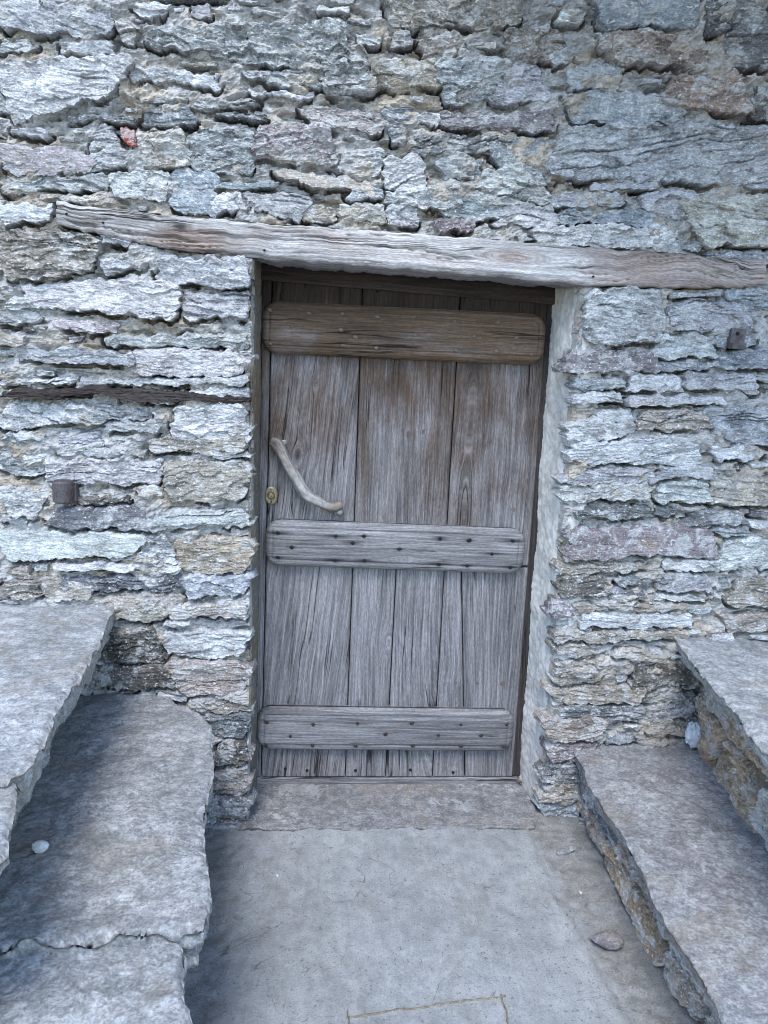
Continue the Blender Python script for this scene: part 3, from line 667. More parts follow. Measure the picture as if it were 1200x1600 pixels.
# ------------------------------------------------------------------ door frame and door
DY = .18                                             # face of the planks
BY = DY - .036                                       # face of the battens
WOODID = [0]
def board(name, pts, y, thick, parent, mat, feats=(), brown=.3, res=.006, lean=0.0, fan=None, vertical=True, bev=.004, relief=.0012, browntop=None):
    """a plank given by its four front corners (x, z): TL, TR, BR, BL, real thickness, eased edges, grain attributes"""
    TL, TR, BR, BL = [np.array(p, float) for p in pts]
    Wd = max(np.linalg.norm(TR - TL), .005); Hd = np.linalg.norm(BL - TL)
    nu = max(6, int(Wd / res)) + 1; nv = max(6, int(Hd / (res * (1.6 if vertical else 1)))) + 1
    eps = min(bev, Wd * .2)
    u = np.r_[0, eps / Wd, np.linspace(eps / Wd, 1 - eps / Wd, nu)[1:-1], 1 - eps / Wd, 1]; v = np.r_[0, eps / Hd, np.linspace(eps / Hd, 1 - eps / Hd, nv)[1:-1], 1 - eps / Hd, 1]
    U, V_ = np.meshgrid(u, v, indexing='ij')
    P = (TL * (1 - U[..., None]) + TR * U[..., None]) * (1 - V_[..., None]) + (BL * (1 - U[..., None]) + BR * U[..., None]) * V_[..., None]
    WOODID[0] += 1; wid = WOODID[0]
    cross = (U - .5) * Wd if vertical else (V_ - .5) * Hd; along = V_ * Hd if vertical else U * Wd
    g = cross + lean * along + .004 * fbm(along * 3.5, cross * 9 + wid, 3, 500 + wid)
    if fan is not None:                              # cathedral grain: (along centre, across centre, steepness)
        (a0, c0, k) = fan; g = g - cross + np.sqrt((cross - c0) ** 2 + (k * (along - a0)) ** 2 + 1e-5)
    g, kn = ringmix(g, along, feats)
    y_ = np.full(U.shape, float(y)); edge = (U < 1e-9) | (U > 1 - 1e-9) | (V_ < 1e-9) | (V_ > 1 - 1e-9)
    y_ = y_ + np.where(edge, eps * .8, 0)
    y_ = y_ - relief * fbm(g * 110, along * 2.2, 3, 520 + wid) - relief * 1.2 * fbm(cross * 9, along * 2.5, 2, 530 + wid)
    nU, nV = U.shape
    V0 = np.stack([P[..., 0], y_, P[..., 1]], -1).reshape(-1, 3); Q = gridq(nU, nV)
    # sides and back
    idx = np.arange(nU * nV).reshape(nU, nV)
    per = np.r_[idx[:, 0], idx[-1, 1:], idx[-2::-1, -1], idx[0, -2:0:-1]]
    back = V0[per].copy(); back[:, 1] = y + thick
    off = len(V0); m = len(per); ib = off + np.arange(m)
    Qs = np.stack([per, np.roll(per, -1), np.roll(ib, -1), ib], -1)
    cen = back.mean(0)[None]; ic = off + m
    V1 = np.concatenate([V0, back])
    bt_ = browntop(P[..., 1]) if browntop is not None else 0
    br = np.full(U.shape, float(brown)) + bt_
    f = lambda a: np.r_[a.ravel(), a.ravel()[per]]
    at = dict(g=f(g), l=f(along), idn=np.full(len(V1), float(wid)), brownness=f(br), knot=f(kn))
    return obj(name, V1, np.concatenate([Q, Qs]), mat, parent, attrs=at, smooth=False)

def dpt(px, py, y=DY):
    p = at_y(px, py, y); return np.array([p[0], p[2]])
XA, XB = -.222, .742                                 # clear width between the masonry
frame = thing('door_frame', 'dark narrow timber frame set in the door opening behind the beam', 'door frame')
board('head', [(XA, 1.79), (XB, 1.79), (XB, 1.668), (XA, 1.700)], DY - .014, .07, frame, OLDWOOD, brown=.6, vertical=False)
board('jamb', [(XA - .01, 1.74), (XA + .020, 1.74), (XA + .020, 0.0), (XA - .01, 0.0)], DY + .006, .06, frame, OLDWOOD, brown=.6)
board('jamb', [(.688, 1.72), (XB, 1.72), (XB + .014, -.01), (.712, -.01)], DY + .004, .06, frame, OLDWOOD, brown=.3)

door = thing('plank_door', 'weathered grey brown plank door with three rounded battens and branch handle', 'door')
ZT, ZB = 1.712, -.010
def seam(pts, z):
    P = np.array([dpt(*p) for p in pts]); P = P[np.argsort(P[:, 1])]
    k = np.polyfit(P[:, 1], P[:, 0], 1); return k[0] * z + k[1]
SA = [(566, 455), (563, 565), (553, 820), (543, 1105), (540, 1205)]; SB = [(722, 460), (712, 570), (697, 820), (683, 1105), (676, 1205)]
SC = [(622, 860), (618, 890), (608, 1105), (603, 1205)]; SD = [(722, 880), (722, 1000), (724, 1105), (727, 1205)]; SE = [(850, 578), (836, 750), (803, 1195)]; S0 = [(408, 480), (403, 830), (399, 1205)]
SL = [(425, 480), (414, 890), (409, 1205)]; SR = [(837, 576), (820, 830), (806, 1000)]
xe = lambda s, z: float(seam(s, z))
g_ = .0020
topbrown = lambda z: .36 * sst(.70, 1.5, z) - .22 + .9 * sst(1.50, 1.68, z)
def plank(sa, sb, z1=ZT, z0=ZB, **k):
    a = (lambda z: xe(sa, z)); b = (lambda z: xe(sb, z))
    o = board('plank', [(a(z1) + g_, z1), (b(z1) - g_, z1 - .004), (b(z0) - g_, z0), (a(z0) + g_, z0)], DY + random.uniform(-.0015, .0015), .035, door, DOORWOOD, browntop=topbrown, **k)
    return o
zm = .79                                             # the middle planks change under the central batten
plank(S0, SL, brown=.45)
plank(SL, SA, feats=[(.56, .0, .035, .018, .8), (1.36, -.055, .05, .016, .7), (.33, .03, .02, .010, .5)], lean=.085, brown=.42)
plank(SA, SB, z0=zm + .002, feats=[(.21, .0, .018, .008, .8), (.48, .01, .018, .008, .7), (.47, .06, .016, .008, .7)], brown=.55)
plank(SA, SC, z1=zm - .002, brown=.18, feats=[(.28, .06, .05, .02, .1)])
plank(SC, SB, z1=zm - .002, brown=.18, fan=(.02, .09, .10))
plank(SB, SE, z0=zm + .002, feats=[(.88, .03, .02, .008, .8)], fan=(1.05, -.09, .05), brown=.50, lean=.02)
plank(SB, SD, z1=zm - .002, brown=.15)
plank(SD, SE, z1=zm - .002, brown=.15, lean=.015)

def batten(corn, grooves, brown, nails_, nme, y0=DY, thick=.036, seed=1, mat=None, browntop=None, feats=(), stain=0):
    TL, TR, BR, BL = [dpt(px, py, BY) for (px, py) in corn]
    Wd = (np.linalg.norm(TR - TL) + np.linalg.norm(BR - BL)) / 2; Hd = (np.linalg.norm(TL - BL) + np.linalg.norm(TR - BR)) / 2
    ctr = (TL + TR + BR + BL) / 4; ex = (TR + BR - TL - BL); ex = ex / np.linalg.norm(ex); ez = np.array([-ex[1], ex[0]])
    res = .0026; nu = int(Wd / res); nv = int(Hd / res)
    a = np.linspace(-Wd / 2, Wd / 2, nu); b = np.linspace(-Hd / 2, Hd / 2, nv); A, B = np.meshgrid(a, b, indexing='ij')
    taper = 1 + 0 * A
    R = .052
    def sdf(A, B):
        qx = np.abs(A) - (Wd / 2 - R); qz = np.abs(B) - (Hd / 2 - R)
        return np.hypot(np.maximum(qx, 0), np.maximum(qz, 0)) + np.minimum(np.maximum(qx, qz), 0) - R
    # pull the corners of the grid onto the rounded outline
    qx = np.maximum(np.abs(A) - (Wd / 2 - R), 0); qz = np.maximum(np.abs(B) - (Hd / 2 - R), 0); rr = np.hypot(qx, qz); k = np.where(rr > R, R / np.maximum(rr, 1e-9), 1)
    A = np.sign(A) * (np.minimum(np.abs(A), Wd / 2 - R) + qx * k); B = np.sign(B) * (np.minimum(np.abs(B), Hd / 2 - R) + qz * k)
    d = -sdf(A, B)
    rb = .020; t = np.clip(d / rb, 0, 1)
    h = thick - .020 * (1 - np.sqrt(np.clip(1 - (1 - t) ** 2, 0, 1)))
    gx_, gz_ = np.abs(A) - (Wd / 2 - .024), np.abs(B) - (Hd / 2 - .026)
    gd = np.abs(np.maximum(gx_, gz_) + .0); h = h - .0050 * np.exp(-(gd / .0028) ** 2)
    h = h - .0022 * sst(.0, .004, np.maximum(gx_, gz_))
    WOODID[0] += 1; wid = WOODID[0]
    g = B + .003 * fbm(A * 3, B * 10 + wid, 3, 610 + wid); g, kn = ringmix(g, A, feats)
    if stain:
        for (px, py) in nails_:
            w2 = dpt(px, py, BY) - ctr; na, nb_ = w2 @ ex, w2 @ ez; ln_ = random.uniform(.012, .05)
            kn = np.maximum(kn, stain * np.exp(-((A - na) / ln_) ** 2 - ((B - nb_) / random.uniform(.004, .008)) ** 2))
    h = h + .0011 * fbm(g * 150, A * 2.5, 3, 620 + wid) + .0014 * fbm(A * 6, B * 12, 2, 630 + wid)
    X = ctr[0] + A * ex[0] + B * ez[0]; Z = ctr[1] + A * ex[1] + B * ez[1]; Y = y0 - h
    V0 = np.stack([X, Y, Z], -1).reshape(-1, 3); idx = np.arange(nu * nv).reshape(nu, nv)
    per = np.r_[idx[:, 0], idx[-1, 1:], idx[-2::-1, -1], idx[0, -2:0:-1]]; back = V0[per].copy(); back[:, 1] = y0 + .002
    off = len(V0); m = len(per); ib = off + np.arange(m); Qs = np.stack([per, np.roll(per, -1), np.roll(ib, -1), ib], -1)
    f = lambda q_: np.r_[q_.ravel(), q_.ravel()[per]]
    br = np.full(A.shape, brown)
    at = dict(g=f(g), l=f(A), idn=np.full(off + m, float(wid)), brownness=f(br), knot=f(kn))
    o = obj('batten', np.concatenate([V0, back]), np.concatenate([gridq(nu, nv), Qs])[:, ::-1], mat or BATTENWOOD, door, attrs=at, smooth=True)
    for (px, py) in nails_:
        p = at_y(px, py, y0 - thick - .0005); nail(p, nme, o, random.uniform(.8, 1.35), random.uniform(.7, 1.0))
    return o
def crop5(l): return [(380 + x / 2.308, 390 + y / 2.308) for x, y in l]
def crop6(l): return [(380 + x / 2.308, 780 + y / 2.308) for x, y in l]
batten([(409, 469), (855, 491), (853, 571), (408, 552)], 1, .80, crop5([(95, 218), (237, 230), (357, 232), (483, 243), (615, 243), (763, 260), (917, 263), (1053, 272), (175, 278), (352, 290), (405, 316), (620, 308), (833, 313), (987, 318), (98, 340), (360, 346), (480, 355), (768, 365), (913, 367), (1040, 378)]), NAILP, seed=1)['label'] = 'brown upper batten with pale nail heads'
batten([(415, 813), (823, 828), (820, 900), (413, 885)], 1, .20, crop6([(125, 122), (333, 133), (435, 133), (710, 142), (815, 148), (972, 150), (395, 158), (175, 173), (563, 180), (897, 197), (125, 210), (330, 220), (437, 221), (705, 234), (808, 240), (963, 245)]), NAILD, seed=2, stain=1.1, feats=[(.03, -.04, .03, .012, .2)])['label'] = 'silver grey middle batten with dark nail holes'
batten([(402, 1108), (805, 1112), (803, 1178), (400, 1173)], 1, .10, crop6([(85, 805), (252, 812), (412, 808), (608, 808), (785, 813), (950, 813), (170, 855), (513, 847), (703, 851), (858, 852), (83, 890), (250, 888), (405, 889), (612, 889), (785, 890), (940, 893)]), NAIL, seed=3, stain=.5)['label'] = 'grey lower batten with rusty nails'
for (px, py) in crop6([(152, 972), (230, 978), (405, 978), (603, 976), (757, 985)]) + crop5([(225, 130), (352, 130), (485, 148)]): nail(at_y(px, py, DY - .001), NAILD, door, .9, .9)
# wooden plugs in the right-hand planks
v, q = dome(.0125, .004, 7, 2)
PLUGM = mat_simple('plug_wood', (.16, .125, .10), .8, 0, .35, 200)
PLUG = make_mesh('plug', v, q, PLUGM, smooth=False)
for (px, py) in crop6([(763, 663), (843, 663), (935, 665)]) + crop5([(823, 440), (1013, 452), (973, 938)]):
    o = link('plug', PLUG, door); o.location = at_y(px, py, DY + .0005); o.scale = (.9, .5, .85); o.rotation_euler = (0, random.uniform(0, 1), 0)

# branch handle: a tube through traced points, swollen and nicked ends
def tube(name, pts, rad, mat, parent, seg=14, sub=5, seed=0, knots=()):
    P = np.array(pts, float); r = np.array(rad, float); n0 = len(P)
    t = np.linspace(0, n0 - 1, (n0 - 1) * sub + 1)
    def cr(A):
        A = A if A.ndim > 1 else A[:, None]; i = np.clip(np.floor(t).astype(int), 0, n0 - 2); f = (t - i)[:, None]
        p0, p1, p2, p3 = A[np.clip(i - 1, 0, n0 - 1)], A[i], A[i + 1], A[np.clip(i + 2, 0, n0 - 1)]
        return .5 * (2 * p1 + (p2 - p0) * f + (2 * p0 - 5 * p1 + 4 * p2 - p3) * f ** 2 + (3 * p1 - p0 - 3 * p2 + p3) * f ** 3)
    C = cr(P); rr = cr(r)[:, 0]; n = len(C)
    T = np.gradient(C, axis=0); T /= np.linalg.norm(T, axis=1)[:, None]
    N = np.cross(T, [0, 1, 0]); N /= np.linalg.norm(N, axis=1)[:, None]; Bn = np.cross(T, N)
    a = np.linspace(0, 2 * np.pi, seg, endpoint=False); L = np.r_[0, np.cumsum(np.linalg.norm(np.diff(C, axis=0), axis=1))]
    ang, li = np.meshgrid(a, L); ang = ang; rad2 = rr[:, None] * (1 + .13 * fbm(np.cos(ang) * 1.5 + li * 20, np.sin(ang) * 1.5 + 3, 3, 700 + seed))
    V = C[:, None, :] + rad2[..., None] * (np.cos(ang)[..., None] * N[:, None, :] + np.sin(ang)[..., None] * Bn[:, None, :])
    Q = []
    i = np.arange(n - 1)[:, None]; j = np.arange(seg)[None, :]; j2 = (j + 1) % seg
    Q = np.stack(np.broadcast_arrays(i * seg + j, i * seg + j2, (i + 1) * seg + j2, (i + 1) * seg + j), -1).reshape(-1, 4)
    V = np.concatenate([V.reshape(-1, 3), C[:1] - T[:1] * rr[0] * .35, C[-1:] + T[-1:] * rr[-1] * .35])
    j = np.arange(seg); j2 = (j + 1) % seg; c0 = n * seg; c1 = c0 + 1; b = (n - 1) * seg
    caps = np.concatenate([np.stack([j2, j, j * 0 + c0, j * 0 + c0], -1), np.stack([b + j, b + j2, j * 0 + c1, j * 0 + c1], -1)])
    g = np.r_[(ang / (2 * np.pi) * .06).ravel() + .004 * np.sin(ang.ravel() * 2), 0, 0]; l = np.r_[li.ravel(), 0, L[-1]]
    br = np.r_[(.2 + .55 * np.abs(li / L[-1] - .5) * 2).ravel(), .8, .8]
    at = dict(g=g, l=l, idn=np.full(len(V), 20. + seed), brownness=br, knot=np.zeros(len(V)))
    return obj(name, V, np.concatenate([Q, caps])[:, ::-1], mat, parent, attrs=at, smooth=True)
hp = [(424, 690, .020), (432, 694, .024), (439, 704, .034), (447, 720, .044), (457, 738, .048), (467, 755, .048), (476, 770, .046), (484, 778, .046), (498, 784, .044), (511, 790, .036), (523, 792, .026), (533, 789, .020)]
hr = [1.18 * q_ for q_ in (.014, .0185, .0165, .0150, .0155, .0165, .0175, .0165, .0140, .0145, .0165, .0140)]
handle = tube('handle', [at_y(a, b, DY - c) for a, b, c in hp], hr, STICKWOOD, door, seed=1); handle['label'] = 'crooked bleached branch handle'
tube('stub', [at_y(436, 694, DY - .020), at_y(443, 692, DY - .020), at_y(449, 690, DY - .020)], [.013, .010, .007], STICKWOOD, handle, seed=2)
tube('stub', [at_y(526, 792, DY - .018), at_y(530, 799, DY - .016), at_y(531, 804, DY - .014)], [.015, .016, .011], STICKWOOD, handle, seed=3)
nail(at_y(437, 698, DY - .044), NAILD, handle, .8, .8); nail(at_y(529, 793, DY - .034), NAILD, handle, .6, .6)

# oval brass escutcheon with lock cylinder
def disc_solid(cx, cz, y, a, b, thick, n=28, p=2.0, bev=.15):
    V = []; ang = np.linspace(0, 2 * np.pi, n, endpoint=False)
    def ring(k, yy):
        c, s_ = np.cos(ang), np.sin(ang); return np.stack([cx + a * k * np.sign(c) * np.abs(c) ** (2 / p), np.full(n, yy), cz + b * k * np.sign(s_) * np.abs(s_) ** (2 / p)], -1)
    R = [ring(1, y), ring(1, y - thick * .6), ring(1 - bev, y - thick), ring(.5, y - thick * 1.02), ring(.001, y - thick * 1.02)]
    V = np.concatenate(R); Q = []
    for i in range(len(R) - 1):
        for k in range(n): Q.append((i * n + k, i * n + (k + 1) % n, (i + 1) * n + (k + 1) % n, (i + 1) * n + k))
    return V, np.array(Q)
ec = at_y(424, 774, DY)
v, q = disc_solid(ec[0], ec[2], DY - .002, .0205, .0295, .005, p=2.5)
esc = obj('escutcheon', v, q, BRASS, door, smooth=False); esc['label'] = 'oval brass keyhole plate'
v, q = disc_solid(ec[0] - .0005, ec[2] + .001, DY - .0071, .0125, .0135, .003); cyl = obj('lock_ring', v, q, mat_simple('dull_brass', (.13, .11, .07), .5, .7), esc, smooth=False)
v, q = disc_solid(ec[0], ec[2], DY - .0102, .0085, .0095, .003); obj('lock_cylinder', v, q, BRASS, esc, smooth=False)
v, q = disc_solid(ec[0], ec[2] - .003, DY - .0133, .0014, .0045, .0006, n=12); obj('keyhole', v, q, BLACK, esc, smooth=False)
for dz in (-.0205, .0205):
    v, q = disc_solid(ec[0], ec[2] + dz, DY - .0071, .0026, .0026, .0010, n=12); obj('screw', v, q, BLACK if dz < 0 else BRASS, esc, smooth=False)

# ------------------------------------------------------------------ iron pins in the wall
def pin_left():
    x, z = at_wall(104, 765); y = float(wall_y(x, z)) - .030
    root = thing('iron_pin', 'short round rusty iron hinge pin sticking out left of the door', 'iron pin', loc=(x, y, z - .035))
    n = 22; a = np.linspace(0, 2 * np.pi, n, endpoint=False); V = []
    prof = [(.0, -.034), (.024, -.034), (.030, -.029), (.031, .026), (.026, .033), (.0005, .036)]
    for r, h in prof: V.append(np.stack([r * np.cos(a) * (1 + .05 * np.sin(3 * a + h * 40)), r * np.sin(a), np.full(n, h + .035)], -1))
    V = np.concatenate(V); Q = [(i * n + k, i * n + (k + 1) % n, (i + 1) * n + (k + 1) % n, (i + 1) * n + k) for i in range(len(prof) - 1) for k in range(n)]
    obj('barrel', V, np.array(Q), IRON, root, smooth=False)
    v, q = boxes([(.010, .036, .004, .06, .006, .056)]); obj('tang', v, q, IRON, root, smooth=False)
def pin_right():
    x, z = at_wall(1146, 529); y = float(wall_y(x, z)) - .012
    root = thing('iron_bracket', 'small square rusty iron bracket set in the right wall', 'iron bracket', loc=(x, y, z - .028))
    v, q = boxes([(-.024, .022, -.012, .03, .0, .058)]); v[4:, 0] += .003; v[0:4, 1] -= .004; obj('plate', v, q, IRON, root, smooth=False)
    v, q = boxes([(-.026, .018, -.036, -.0125, -.004, .014)]); obj('hook', v, q, IRON, root, smooth=False)
    o = link('rivet', NAILD, root); o.location = (-.002, -.0125, .042)
pin_left(); pin_right()

# ------------------------------------------------------------------ ground, path, sill
PZ = -.046
def ground():
    v = [(-60, -60, PZ - .03), (60, -60, PZ - .03), (60, 60, PZ - .03), (-60, 60, PZ - .03)]
    g = obj('ground', v, [(0, 1, 2, 3)], mat_mortar('earth', (.20, .175, .145), (.15, .12, .09), .6), smooth=False); g['kind'] = 'structure'
ground()
def path():
    res = .008; x0, x1, y0, y1 = -.75, 1.15, -3.4, .24
    nx, ny = int((x1 - x0) / res) + 1, int((y1 - y0) / res) + 1
    X, Y = np.meshgrid(np.linspace(x0, x1, nx), np.linspace(y0, y1, ny), indexing='ij')
    lf = np.array([at_z(368, 1292, PZ), at_z(352, 1400, PZ), at_z(335, 1600, PZ)]); rt = np.array([at_z(826, 1290, PZ), at_z(868, 1400, PZ), at_z(930, 1500, PZ), at_z(985, 1600, PZ)])
    xl = np.interp(Y, lf[::-1, 1], lf[::-1, 0]); xrr = np.interp(Y, rt[::-1, 1], rt[::-1, 0])
    n = .012 * fbm(X * 9, Y * 9, 4, 812); dl = X - xl + n; dr = xrr - X + n
    screed = sst(-.03, .05, dl) * sst(-.012, .02, dr)
    Z = PZ + .007 * screed + .0035 * fbm(X * 3, Y * 3, 3, 801) + .0009 * fbm(X * 38, Y * 14, 3, 802) + (1 - screed) * .004 * fbm(X * 26, Y * 26, 4, 803)
    dirt = .62 * (1 - sst(-.05, .12, dl)) + .62 * (1 - sst(-.04, .05, dr)) + .25 * sst(-.06, .05, Y)
    p = obj('path', np.stack([X, Y, Z], -1), gridq(nx, ny), mat_path(), attrs={'dirt': dirt.ravel()}, smooth=True); p['kind'] = 'structure'
    # brown joint lines of an inset slab near the camera
    JM = mat_simple('joint_earth', (.24, .208, .16), .9, 0, .35, 90, .1)
    def strip(a, b, wd, seed):
        A, B = at_z(*a, PZ + .007)[:2], at_z(*b, PZ + .007)[:2]; n_ = 60; u = np.linspace(0, 1, n_); C = A + (B - A) * u[:, None]
        d = (B - A) / np.linalg.norm(B - A); nn = np.array([-d[1], d[0]]); C = C + nn * (.003 * fbm(u * 5, u * 0, 3, seed))[:, None]
        w_ = wd * (1 + .5 * fbm(u * 14, u * 0, 3, seed + 1)); prof = np.array([-1, -.6, 0, .6, 1]); hh = np.array([-.004, .0026, .0036, .0026, -.004])
        xy = C[:, None, :] + nn * (prof[None, :, None] * w_[:, None, None])
        zz = PZ + .007 + .0035 * fbm(xy[..., 0] * 3, xy[..., 1] * 3, 3, 801) + hh[None, :] + .0005 * fbm(xy[..., 0] * 90, xy[..., 1] * 90, 2, seed)
        obj('joint', np.concatenate([xy, zz[..., None]], -1), gridq(n_, 5), JM, p, smooth=True)
    strip((545, 1589), (790, 1557), .0030, 1); strip((783, 1555), (806, 1640), .0028, 2); strip((543, 1578), (548, 1640), .0020, 3)
path()

def slab(name, left, right, z, thick, mat, label, cat, group=None, res=.006, seed=0, tilt=(0, 0), edge=.010, rough=1.0, chip=.012):
    """a stone slab: left and right edges as (x, y) polylines from far to near; top relief, chipped layered edges, real thickness"""
    left = np.array(left, float)[:, :2]; right = np.array(right, float)[:, :2]
    L = max(np.linalg.norm(np.diff(left, axis=0), axis=1).sum(), np.linalg.norm(np.diff(right, axis=0), axis=1).sum()); Wd = np.max(np.linalg.norm(poly(left, np.linspace(0, 1, 5)) - poly(right, np.linspace(0, 1, 5)), axis=1))
    nu = int(L / res) + 1; nv = int(Wd / res) + 1
    u = np.linspace(0, 1, nu); v = np.linspace(0, 1, nv)
    A = poly(left, u); B = poly(right, u)
    def rag(s0):
        r_ = np.random.default_rng(int(seed * 100 + s0 * 10)); kn_ = np.cumsum(r_.uniform(.05, .17, 200)); kn_ = kn_[kn_ < L + .2]
        return np.interp(u * L, np.r_[0, kn_], r_.normal(0, chip * .7, len(kn_) + 1)) + .25 * chip * fbm(u * L * 45, u * 0 + s0, 3, 900 + seed)
    A = A + rag(1.5)[:, None] * np.array([1, .2]); B = B + rag(7.5)[:, None] * np.array([1, .2])
    P = A[:, None, :] * (1 - v)[None, :, None] + B[:, None, :] * v[None, :, None]
    er = chip * fbm(v * Wd * 7, v * 0 + 2, 5, 950 + seed, .6); P[:, :, 1] += (1 - u)[:, None] ** 8 * er[None, :] - u[:, None] ** 8 * np.roll(er, 7)[None, :]
    X, Y = P[..., 0], P[..., 1]
    d = np.minimum(np.minimum(u, 1 - u)[:, None] * L, np.minimum(v, 1 - v)[None, :] * np.linalg.norm(B - A, axis=1)[:, None])
    chipn = edge * (1 + 1.3 * fbm(X * 16, Y * 16, 4, 960 + seed))
    t = np.clip(d / np.maximum(chipn * 1.6, .003), 0, 1)
    f1, f2, r1, tl, _ = cells(X * 9 + .3 * pn(X * 20, Y * 20, 5), Y * 6, 970 + seed)
    terr = .0050 * np.round(2.5 * fbm(X * 3.0, Y * 4.0, 4, 980 + seed)) / 2.5
    Z = z - chipn * (1 - np.sqrt(np.clip(1 - (1 - t) ** 2, 0, 1))) + rough * (.005 * fbm(X * 4, Y * 4, 3, 990 + seed) + terr + .0030 * tl + .0011 * fbm(X * 40, Y * 40, 3, 995 + seed))
    Z = Z + tilt[0] * (X - X.mean()) + tilt[1] * (Y - Y.mean())
    V0 = np.stack([X, Y, Z], -1).reshape(-1, 3); idx = np.arange(nu * nv).reshape(nu, nv)
    per = np.r_[idx[:, 0], idx[-1, 1:], idx[-2::-1, -1], idx[0, -2:0:-1]]; m = len(per)
    ctr = V0[per].mean(0); ring = V0[per]; out = ring - ctr; out[:, 2] = 0; out /= np.maximum(np.linalg.norm(out, axis=1), 1e-6)[:, None]
    sper = np.r_[0, np.cumsum(np.linalg.norm(np.diff(ring, axis=0), axis=1))]
    VV = [V0]; Q = [gridq(nu, nv)]; prev = per; off = len(V0); K = max(5, int(thick / .008))
    for k in range(1, K + 1):
        zz = k / K; lay = np.floor(zz * 5 + .8 * fbm(sper * 5, sper * 0 + seed, 2, 33 + seed))
        jut = .014 * pn(sper * 9 + lay * 13.7, lay * 5.1, 1200 + seed) + .004 * fbm(sper * 40, sper * 0 + k * 1.7, 3, 1210 + seed) - .035 * zz ** 1.5
        r_ = ring + out * jut[:, None]; r_[:, 2] = ring[:, 2] - thick * zz + .003 * fbm(sper * 20, sper * 0 + k, 2, 1220 + seed)
        VV.append(r_); ids = off + np.arange(m); Q.append(np.stack([prev, np.roll(prev, -1), np.roll(ids, -1), ids], -1)); prev = ids; off += m
    c = VV[-1].mean(0)[None]; VV.append(c); ids = prev; Q.append(np.stack([ids, np.roll(ids, -1), np.full(m, off), np.full(m, off)], -1))
    o = obj(name, np.concatenate(VV), np.concatenate(Q)[:, ::-1], mat, smooth=True)
    tag(o, label, cat, group); return recentre(o)

SLABL = mat_slab('slab_blue_grey', (.315, .32, .318), (.41, .41, .40), .7)
SLABR = mat_slab('slab_purple', (.345, .352, .355), (.262, .25, .258), .7)
SLABS = mat_slab('sill_stone', (.275, .275, .275), (.225, .218, .218), .6)
SLABU = mat_slab('slab_slate', (.35, .36, .36), (.46, .465, .46), .7)
def zs(pts, z): return [at_z(px, py, z) for px, py in pts]

# door sill
slab('door_sill', zs([(392, 1206), (378, 1295)], -.035), zs([(822, 1203), (836, 1293)], -.035), -.0355, .05, SLABS, 'flat purple brown stone sill in front of the door', 'door sill', res=.006, seed=1, edge=.005, rough=.35, chip=.014)
strip_root = board('threshold_strip', [(-.225, -.0125), (.735, -.0125), (.735, -.038), (-.225, -.038)], DY - .004, .05, None, DOORWOOD, brown=.1, vertical=False, res=.01)
tag(strip_root, 'thin grey wooden strip under the closed door', 'threshold')

# left steps
ZL2 = at_y(250, 1086, 0)[2]; ZL1 = at_y(80, 945, 0)[2]
ZR1 = at_y(1000, 1166, 0)[2]; ZR2 = at_y(1130, 998, 0)[2]
print('step heights', ZL2, ZL1, ZR1, ZR2)
def wy(px, py): return at_y(px, py, 0)
e2 = zs([(256, 1080), (288, 1104), (321, 1117), (334, 1146), (331, 1200), (318, 1255), (322, 1330), (328, 1400), (318, 1446)], ZL2)
slab('stone_step', [(-1.30, .02), (-1.30, -1.10)][:1] + [(-1.30, e2[-1][1] - .12)], [(e2[0][0], .02)] + [tuple(p[:2]) for p in e2[1:]], ZL2, .10, SLABL, 'broad blue grey stone step slab at the left with white pebble on it', 'stone step', 'stone steps beside the door', seed=2, edge=.015, chip=.008, res=.0055)
e1 = zs([(161, 966), (156, 1003), (138, 1040), (112, 1078), (85, 1120), (52, 1180), (14, 1216)], ZL1)
slab('stone_step', [(-1.75, .02), (-1.75, e1[-1][1] - .06)], [(e1[0][0], .02)] + [tuple(p[:2]) for p in e1], ZL1, .095, SLABU, 'pale upper left step slab with a slanting broken edge', 'stone step', 'stone steps beside the door', seed=3, edge=.011, chip=.009)
e0 = zs([(19, 1208), (22, 1255), (16, 1292), (4, 1322), (-30, 1365), (-80, 1430)], ZL1 - .02)
slab('stone_step', [(-1.70, e0[0][1]), (-1.70, e0[-1][1])], [tuple(p[:2]) for p in e0], ZL1 - .02, .06, SLABU, 'pale step slab cut off by the left edge of the picture', 'stone step', 'stone steps beside the door', seed=4, edge=.012, chip=.006)
ZL3 = ZL2 - .035
e3 = zs([(278, 1452), (290, 1500), (296, 1560), (304, 1640), (318, 1800)], ZL3)
slab('stone_step', [(-1.25, e3[0][1] - .02), (-1.25, e3[-1][1])], [tuple(p[:2]) for p in e3], ZL3, .10, SLABU, 'rough pale step slab in the bottom left corner', 'stone step', 'stone steps beside the door', seed=5, edge=.013, chip=.009, rough=1.5, res=.0055)
# right steps
r1 = zs([(903, 1185), (925, 1225), (975, 1310), (1010, 1390), (1060, 1470), (1110, 1545), (1150, 1620), (1230, 1760)], ZR1)
slab('stone_step', [(r1[0][0], .02)] + [tuple(p[:2]) for p in r1], [(1.55, .02), (1.55, r1[-1][1])], ZR1, .055, SLABR, 'long purple grey step slab at the lower right', 'stone step', 'stone steps beside the door', seed=6, edge=.006, chip=.009, res=.0055)
r2 = zs([(1058, 1002), (1085, 1038), (1130, 1090), (1180, 1150), (1225, 1200), (1320, 1330)], ZR2)
slab('stone_step', [(r2[0][0], .02)] + [tuple(p[:2]) for p in r2], [(2.1, .02), (2.1, r2[-1][1])], ZR2, .055, SLABU, 'upper right slate step slab with a sharp point at the wall', 'stone step', 'stone steps beside the door', seed=7, edge=.008, chip=.007)

